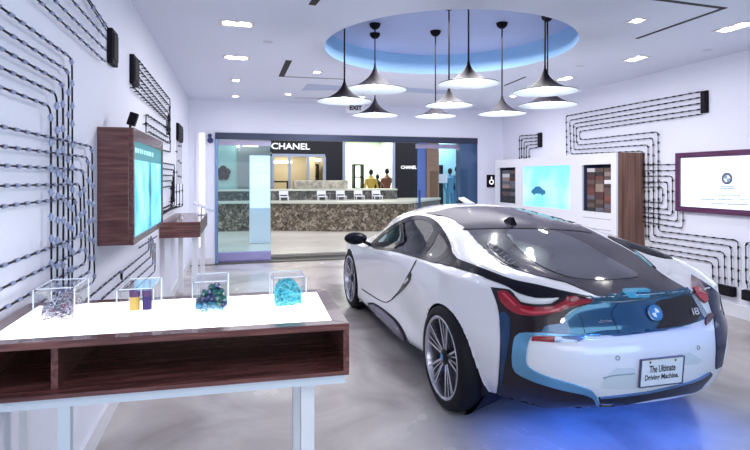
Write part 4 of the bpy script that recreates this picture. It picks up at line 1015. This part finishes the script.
# roof and rear deck
patch('roof_and_hatch',ROOF,HATCH,.003,sharp=(13,17))
GL=[(506,233),(527,230),(556.7,232.5),(583,243),(610,259),(638,275),(625,279),(599,280.5),(570,277.5),(542,267),(521,251.5)]
patch('rear_window',GL,CARGLASS,.007)
line('roof_seam',[(463,229.5),(500,228.5),(540,229),(575,231),(592,233)],.8,GLOSSB,.006)
vo_=patch('side_vent',VT,GLOSSB,.006,True)
for k in range(7):
    f=k/6; x=488+f*24; y=243.5+f*19.5
    patch('vent_slat',[(x+2.5,y-.3),(x+3.4,y+.4),(x-.2,y+2.6),(x-1.0,y+1.9)],SILL,.009,smooth=False,parent=vo_)
patch('black_side_band',BAND,GLOSSB,.004,False,sharp=(0,8))
patch('rear_spoiler',[(590,296.8),(600,297.4),(622,294),(650,293.5),(676,291),(687,288.6),(690,290.3),(676,293),(650,297),(623,300.8),(603,300.8),(592,299.5)],mat('spoiler_reflected_blue',(.02,.10,.16),.12,.3,coat=1),.010,sharp=(0,5))  # cyan-blue reflection put into the dark spoiler's colour
patch('spoiler_cyan_piece',[(622,291.5),(630,290.5),(646,290.6),(650,292.3),(648,295),(628,295.8),(622.5,294.4)],mat('gloss_cyan',(.06,.42,.55),.1,.3,coat=1),.016)  # brighter cyan piece raised on the spoiler
# rear fascia, taillights, cladding
patch('rear_fascia',FAS,mat('fascia_blue_reflection',(.022,.10,.20),.12,.35,coat=1),.004,sharp=(5,8,15))  # blue reflection put into the colour of the black fascia
patch('fascia_panel_dark',[(655,303),(672,297.5),(688,294.5),(694,303),(700,314),(697,320),(683,325.3),(660,329.5),(655,328),(660,320)],mat('fascia_brown_black',(.03,.022,.022),.15,coat=.2,spec=.3),.006)
line('hatch_seam',[(618,302.5),(611,313),(614,322),(619,334)],.5,GLOSSB,.006)
line('hatch_seam',[(578,313),(582,322),(584.5,333)],.5,GLOSSB,.006)
patch('rear_cladding',CL,mat('cladding_dark',(.022,.015,.020),.16,coat=.15,spec=.3),.005,sharp=(0,9,13,24,25,28))
patch('cladding_blue_reflection',[(500.5,313),(509,316),(510.5,330),(508,350),(504,372),(500.8,388),(501.5,350)],mat('reflection_navy',(.01,.05,.14),.14,.2,coat=.3),.008)  # blue reflection on the black cladding painted as a navy patch
patch('tail_light',[(499,291),(508,292),(516,299),(521,304),(535,306.8),(552,306),(560,302),(568,298),(580,298),(592.5,299),(590,302),(572,306.6),(560,311.2),(538,315.3),(518,313.7),(506,306),(499.5,298)],RED,.012,sharp=(0,9))
patch('light_guide',[(520,306.5),(535,309.4),(553,308.6),(566,302.5),(578,300),(576,302.5),(560,308.6),(538,312.4),(523,310.8)],REDL,.015) if False else patch('light_guide',[(520,308),(535,311),(553,309.6),(566,303.6),(577,300.8),(566,305.2),(555,311),(538,313.3),(524,311.6)],REDL,.015)
patch('light_guide',[(501,292.5),(507,293.5),(514,300.5),(519,306),(515,307),(507,301)],REDL,.015) if False else patch('light_guide',[(503,293),(506,293.4),(518,305),(516,306.2)],REDL,.015,smooth=False)
patch('exhaust_tip',[(561,318.5),(563.5,317.5),(564.5,320.5),(562,323.5),(559.5,322)],CHROME,.014)  # chrome exhaust outlet under the left tail light
patch('bumper_trim',[(520,333),(541,332.6),(560,334),(587,334.8),(600,335.2),(600,336.2),(587,336),(560,336),(534,335.5),(530.5,338),(527.5,348),(526.5,360),(530,367.5),(546,375.5),(576,384.5),(592,390.5),(596.5,396),(599,407),(597,407.5),(593.5,399),(586,394.2),(560,388.5),(534,380.5),(516,371),(512.8,360),(513.8,345),(516,336.5)],BLUEM,.012,sharp=(4,5,17,18))
patch('reflector',[(533,336.3),(555,336.3),(554,342.3),(532,340.8)],RED,.012,smooth=False)
patch('reflector_lens',[(555,336.3),(587,335.8),(583,340),(577,342.8),(554,342.3)],mat('lens_steel',(.22,.30,.48),.12,.5,coat=1),.012,smooth=False)
# right side rear
patch('rear_cladding',[(696.5,279),(706,284),(715,290.5),(722,297),(726,307),(726.5,332),(721,366),(715.5,369),(715.5,345),(713.5,320),(710.5,309),(707.5,300),(702,290)],mat('cladding_reflected_navy',(.008,.015,.06),.16,0,coat=.12,spec=.3),.006)  # black cladding, its navy tint is reflected blue put into the colour
patch('tail_light',[(690.8,275.8),(697,279.5),(702,286),(706.3,292.5),(707.5,299.5),(703.5,303.5),(697,299.5),(692,292),(690.6,285)],REDD,.012,sharp=(0,))
patch('light_guide',[(692,289),(698,288.5),(704,293),(706,299),(703,302),(698,298)],REDL,.016)
patch('reflector',[(706,314),(711,312.5),(712.5,316),(709,323),(706,326),(704.5,320)],REDD,.010)
patch('badge_facet',[(693,293),(697,300),(706,315),(703,318),(695,304),(690.5,295)],mat('facet_pale',(.35,.40,.48),.12,.6,coat=1),.010)
patch('right_window_band',[(608,237.5),(620,241.5),(632,249),(644,257.5),(656,268.5),(651,265.5),(640,257),(628,248.6),(614,241)],GLOSSB,.007)
patch('right_glass_reflection',[(633,251.5),(637,253),(652.5,266.4),(651,267.2)],mat('reflection_cyan',(.05,.40,.5),.1,coat=1),.007,smooth=False)  # cyan reflection in the right glass painted as a patch
# lower diffuser
patch('rear_diffuser',[(598.5,397),(620,395.5),(650,391.5),(680,384.5),(697,379.5),(710,372),(712,374),(704,384),(697,390.5),(680,394.5),(650,399.5),(620,405),(600,407.8)],mat('diffuser_black',(.008,.008,.012),.3,coat=.4),.006,sharp=(0,5,12))
line('diffuser_lip',[(600,397.5),(620,395.4),(650,391.3),(680,384.4),(697,379.3),(708,373)],1.4,mat('lip_blue',(.10,.22,.45),.15,.5,coat=1),.010)
patch('bumper_recess_shade',[(600.5,388),(605,377),(616,368.5),(634,367.5),(637,379),(640,388.5),(620,389)],mat('pearl_recess_shade',(.66,.72,.74),.25,coat=1),.003,smooth=False)  # recess shading put into a darker pearl, surface stays flush
patch('bumper_recess_shade',[(678,354),(690,352.5),(703,360.5),(698,363.5),(682,365.5)],'pearl_recess_shade' and MATS['pearl_recess_shade'],.003,smooth=False)
line('recess_edge',[(603,378),(612,375.4),(634,373.2)],1.0,mat('recess_line',(.30,.38,.42),.3),.006)
for px,py in ((617.7,358),(698,347.5)):
    l0,n0=hit(px,py); m=M(); q=n0.to_track_quat('Z','Y').to_matrix().to_4x4(); q.translation=l0
    m.lathe([(.008,.001),(.011,.005),(.013,.001)],(0,0,0),16,q); obj('parking_sensor',m,mat('sensor_ring',(.25,.30,.34),.3),car,smooth=True)
# roundel
l0,n0=hit(652.8,313.3)
xr_=(W(1,0,0)-W(0,0,0)); yr_=n0.cross(xr_).normalized(); mx=frame(l0+n0*.012,yr_.cross(n0),yr_); R0=8.2*((l0-CAM).dot(FW))/F
rd=obj('roundel',M().lathe([(.001,.0),(R0,.0),(R0,.006),(R0*.9,.010),(R0*.001,.010)],(0,0,0),36,mx),LOGOD,car,smooth=True)
obj('roundel_rim',M().lathe([(R0*.93,.008),(R0*.97,.013),(R0*1.02,.008),(R0*.97,.003)],(0,0,0),36,mx,closed=True),CHROME,rd,smooth=True)
for k in range(4):
    pts=[Vector((0,0,.0115))]+[Vector((R0*.56*math.cos(PI/2*k+PI/2*q/8),R0*.56*math.sin(PI/2*k+PI/2*q/8),.0115)) for q in range(9)]
    obj('roundel_quarter',M().add([mx@p for p in pts],[tuple(range(10))]),LOGOB if k%2 else LOGOW,rd)
obj('roundel_base',M().lathe([(.001,-.008),(R0*1.15,-.008),(R0*1.1,.002),(.001,.002)],(0,-.012,0),30,mx),GLOSSB,rd,smooth=True) if False else None
def wordat(name,body,px,py,wpx,hpx,mt,parent=car,off=.010,slant=0):
    l0,n0=hit(px,py); yr=n0.cross(xr_).normalized(); xx=yr.cross(n0); mxx=frame(l0+n0*off,xx,yr)
    tm=textmesh(body,1,Matrix.Identity(4),.0,.015); xs=[v.x for v in tm.v]; ys=[v.y for v in tm.v]; Z=(l0-CAM).dot(FW)/F
    wl=hit(px-wpx/2,py)[0]; wr=hit(px+wpx/2,py)[0]; sx=(wr-wl).length/(max(xs)-min(xs)); sy=hpx*Z/(max(ys)-min(ys)); cx=(max(xs)+min(xs))/2; cy=(max(ys)+min(ys))/2
    tm.v=[mxx@Vector(((v.x-cx)*sx,(v.y-cy)*sy,v.z*.002)) for v in tm.v]; return obj(name,tm,mt,parent)
wordat('badge_lettering','eDrive',604,321.3,14,2.6,CHROME)
wordat('badge_lettering','i8',693.5,311.5,7,7,CHROME,off=.014)
# number plate
tl,tr,br,bl=[hit(*p)[0] for p in ((635.5,361),(677,354.5),(682.3,379),(640.3,385))]
cp=(tl+tr+br+bl)/4; xx=((tr-tl)+(br-bl)).normalized(); xx.z=0; xx.normalize(); yy=((tl-bl)+(tr-br)).normalized(); zz=xx.cross(yy).normalized(); yy=zz.cross(xx)
wp=((tr-tl).length+(br-bl).length)/2; hp=((tl-bl).length+(tr-br).length)/2; mx=frame(cp+zz*.022,xx,yy)
pl=obj('number_plate',M().box(-wp/2,wp/2,-hp/2,hp/2,-.02,.0,mx),PLATE,car,bevel=.004,label='white number plate with two lines of black writing')
e=.003; m=M(); m.box(-wp/2-e,wp/2+e,hp/2,hp/2+e,-.012,.004,mx); m.box(-wp/2-e,wp/2+e,-hp/2-e,-hp/2,-.012,.004,mx); m.box(-wp/2-e,-wp/2,-hp/2,hp/2,-.012,.004,mx); m.box(wp/2,wp/2+e,-hp/2,hp/2,-.012,.004,mx)
obj('plate_frame',m,SILL,pl)
for body_,yo in (('The Ultimate',.14),('Driving Machine.',-.20)):
    tm=textmesh(body_,1,Matrix.Identity(4),.0,.02); xs=[v.x for v in tm.v]; ys=[v.y for v in tm.v]; wd=wp*(.62 if 'The' in body_ else .80); sx=wd/(max(xs)-min(xs)); sy=hp*.27/(max(ys)-min(ys)); cx=(max(xs)+min(xs))/2; cyy=(max(ys)+min(ys))/2
    tm.v=[mx@Vector(((v.x-cx)*sx,(v.y-cyy)*sy+yo*hp,.0015)) for v in tm.v]; obj('plate_lettering',tm,INK,pl)
for sx in (-.3,.3): obj('plate_screw',M().lathe([(.001,.004),(.005,.003),(.006,0)],(0,0,0),10,mx@Matrix.Translation((sx*wp,hp*.40,0))),INK,pl)
# side details
line('door_seam',[(362,289),(371,295),(380.7,300.7),(387,302.3),(392,299.5),(397.5,293.5),(404,284),(409,274.5),(416.7,259.8)],.9,BLACKM,.003,True)
patch('side_air_outlet',[(410.5,271.5),(411.5,275),(410.5,280),(406,287),(397,295.5),(392,298.8),(398,292),(403,284.5),(407.5,276)],GLOSSB,.006,True)
patch('door_handle',[(404.5,282),(409,277.5),(409.5,280),(405.5,284)],CHROME,.010,True,smooth=False)
patch('fuel_flap_seam',[(380,290),(381,290.3),(380.6,291.2),(379.6,290.9)],BLACKM,.002,smooth=False) if False else None
patch('side_skirt',[(364.5,305.5),(368,302.8),(373,302.4),(383,308.5),(396,319.3),(403.5,330),(409.5,343.5),(416,358),(422,374),(419,374),(410,360),(398,343),(384,326),(372,312.5)],BLACKM,.006,True,sharp=(0,8))
patch('side_skirt_blade',[(369,304.8),(374,304.5),(384,311),(395,321),(401.5,331),(405.5,341),(397,334),(386,323),(376,313)],SILL,.014,True)
line('arch_reflector',[(456.5,333),(461,345),(464,357),(467,368)],1.0,BLACKM,.004)
# mirror
for sg in (-1,1):
    b0=W(sg*.84,3.10,.84); c0=W(sg*.98,3.16,.90)
    mr=obj('door_mirror',M().ball(c0,.125,.075,.068,16,10,Matrix.Rotation(.25*sg,4,'Z')),GLOSSB,car,smooth='all')
    obj('mirror_arm',M().tube([b0-Vector((0,0,.05)),b0+Vector((0,0,.0)),(b0+c0)/2,c0-Vector((0,0,.03))],[.022,.02,.018,.02],8),GLOSSB,mr,smooth='all')
# roof aerial fin
l0,n0=hit(511,223.5)
m=M(); b0=l0; fn=[(-.10,0),(-.07,.028),(-.02,.05),(.03,.052),(.045,.0)]
L_=[W(0,0,0)]; dv=(W(0,1,0)-W(0,0,0)); du=(W(1,0,0)-W(0,0,0))
m.hexa([b0+dv*(-a)+du*-.03*(1-z_/.08)+Vector((0,0,z_*1.1-.004-a*.28*-1*.0)) for a,z_ in fn],[b0+dv*(-a)+du*.03*(1-z_/.08)+Vector((0,0,z_*1.1-.004)) for a,z_ in fn])
obj('roof_aerial',m,BLACK,car,bevel=.006)
# ---- wheels
WR=.345
def wheel_parts():
    X=Matrix.Rotation(PI/2,4,'Y')  # z axis -> +x
    t={}
    hw=.118
    tyre=M().lathe([(.262,-hw+.01),(.285,-hw-.004),(.315,-hw+.0),(.335,-hw+.018),(WR,-hw+.05),(WR+.001,0),(WR,hw-.05),(.335,hw-.018),(.315,hw),(.285,hw+.004),(.262,hw-.01)],(0,0,0),56,X)
    for r in (-.055,-.018,.018,.055): pass
    rim=M().lathe([(.262,-hw+.008),(.272,-hw),(.264,-hw-.004),(.252,-hw+.004),(.245,-hw+.03),(.235,-.02),(.235,hw)],(0,0,0),56,X)
    return tyre,rim
def build_wheel(u,s,label):
    sg=-1 if u<0 else 1
    c=W(u,s,WR)
    w=bpy.data.objects.new('wheel',None); COL.objects.link(w); w.parent=car; w.location=c-wloc(car)
    rot=Matrix.Rotation(YAW,4,'Z')@(Matrix.Identity(4) if sg<0 else Matrix.Rotation(PI,4,'Z'))
    def put(name,m,mt,**k):
        m.v=[c+(rot@v) for v in m.v]; return obj(name,m,mt,w,**k)
    tyre,rim=wheel_parts(); put('tyre',tyre,RUBBER,smooth=True); put('rim',rim,SILVER,smooth=True)
    X=Matrix.Rotation(PI/2,4,'Y'); hw=.118
    put('wheel_dish',M().lathe([(.001,.02),(.236,.02)],(0,0,0),40,X),WHEELB)
    put('brake_disc',M().lathe([(.06,-.035),(.17,-.035),(.17,-.025)],(0,0,0),40,X),mat('disc_steel',(.12,.12,.16),.35,.8),smooth=True)
    def bar(a0,r0,a1,r1,w0,w1,x0,x1,th):
        p0=Vector((0,math.cos(a0)*r0,math.sin(a0)*r0)); p1=Vector((0,math.cos(a1)*r1,math.sin(a1)*r1)); d=(p1-p0).normalized(); n=Vector((0,-d.z,d.y))
        def q(x): return [p0-n*w0/2+Vector((x0+x,0,0)),p1-n*w1/2+Vector((x1+x,0,0)),p1+n*w1/2+Vector((x1+x,0,0)),p0+n*w0/2+Vector((x0+x,0,0))]
        return M().hexa(q(0),q(th))
    for k in range(5):
        a=2*PI*k/5+PI/2+.12
        for d in (-1,1):
            put('spoke',bar(a+d*.26,.04,a+d*.27,.262,.018,.012,-.085,-hw+.006,.03),SILVER,bevel=.002)
            put('spoke',bar(a+d*.10,.05,a+d*.105,.258,.009,.008,-.080,-hw+.014,.025),SILVER,bevel=.0015)
        put('spoke',bar(a,.05,a,.25,.012,.02,-.066,-hw+.045,.02),WHEELB)
    put('hub_cap',M().lathe([(.001,-.105),(.03,-.103),(.052,-.09),(.058,-.06)],(0,0,0),24,X),WHEELB,smooth=True)
    put('hub_emblem',M().lathe([(.001,-.108),(.024,-.107)],(0,0,0),20,X),LOGOB)
for u,s,l in ((-.83,RA,''),(.83,RA,''),(-.775,FAX,''),(.775,FAX,'')): build_wheel(u,s,l)

# ================================================================ LIGHT
w=bpy.data.worlds.new('world'); bpy.context.scene.world=w; w.use_nodes=True
bg=w.node_tree.nodes['Background']; bg.inputs[0].default_value=(.62,.72,1,1); bg.inputs[1].default_value=.6
def area(name,loc,tgt,sx,sy,e,col):
    l=bpy.data.lights.new(name,'AREA'); l.shape='RECTANGLE'; l.size=sx; l.size_y=sy; l.energy=e; l.color=col
    o=bpy.data.objects.new(name,l); COL.objects.link(o); o.location=loc; o.rotation_euler=(Vector(tgt)-Vector(loc)).to_track_quat('-Z','Y').to_euler(); return o
area('recess_light',(CC[0],CC[1]-.1,H+.1),(CC[0],CC[1],0),1.5,1.5,105,(1,.97,.99))
area('rear_screen_light',(2.8,-1.9,1.3),(2.3,2.5,.5),3.0,1.4,30,(.50,.90,1))
area('table_side_fill',(.5,.2,2.85),(.5,1.2,0),2.2,1.6,20,(.96,.95,1))  # added soft fill under the ceiling near the table, no fitting
area('counter_front_fill',(.2,-1.6,1.7),(0,1.9,.9),2.4,1.0,16,(1,.93,.98))  # added fill from the camera side, brightens the table's open shelf
area('blue_underglow_fill',(2.26,2.85,.205),(2.26,2.85,0),1.6,.95,7,(.015,.15,1))  # added blue lamp under the car, makes the blue pool on the floor
area('far_room_fill',(2.3,8.0,2.85),(2.3,8.0,0),5,1.6,30,(.98,.95,1))  # added broad soft fill below the ceiling at the storefront end
area('mall_ceiling_light',(2.5,14,3.6),(2.5,14,0),16,6,420,(1,.95,.86))
l=bpy.data.lights.new('added_blue_spot','SPOT'); l.energy=90; l.color=(.015,.16,1); l.spot_size=math.radians(50); l.spot_blend=.5; l.shadow_soft_size=.08  # added spot without a fitting, tints the floor behind the car blue
o=bpy.data.objects.new('added_blue_spot',l); COL.objects.link(o); o.location=(2.35,1.3,2.9); o.rotation_euler=(Vector((2.3,1.75,0))-o.location).to_track_quat('-Z','Y').to_euler()
sc=bpy.context.scene; sc.view_settings.view_transform='Standard'; sc.view_settings.look='None'; sc.view_settings.gamma=1; sc.view_settings.exposure=.42; sc.view_settings.use_curve_mapping=False
try: sc.cycles.transparent_max_bounces=32
except Exception: pass
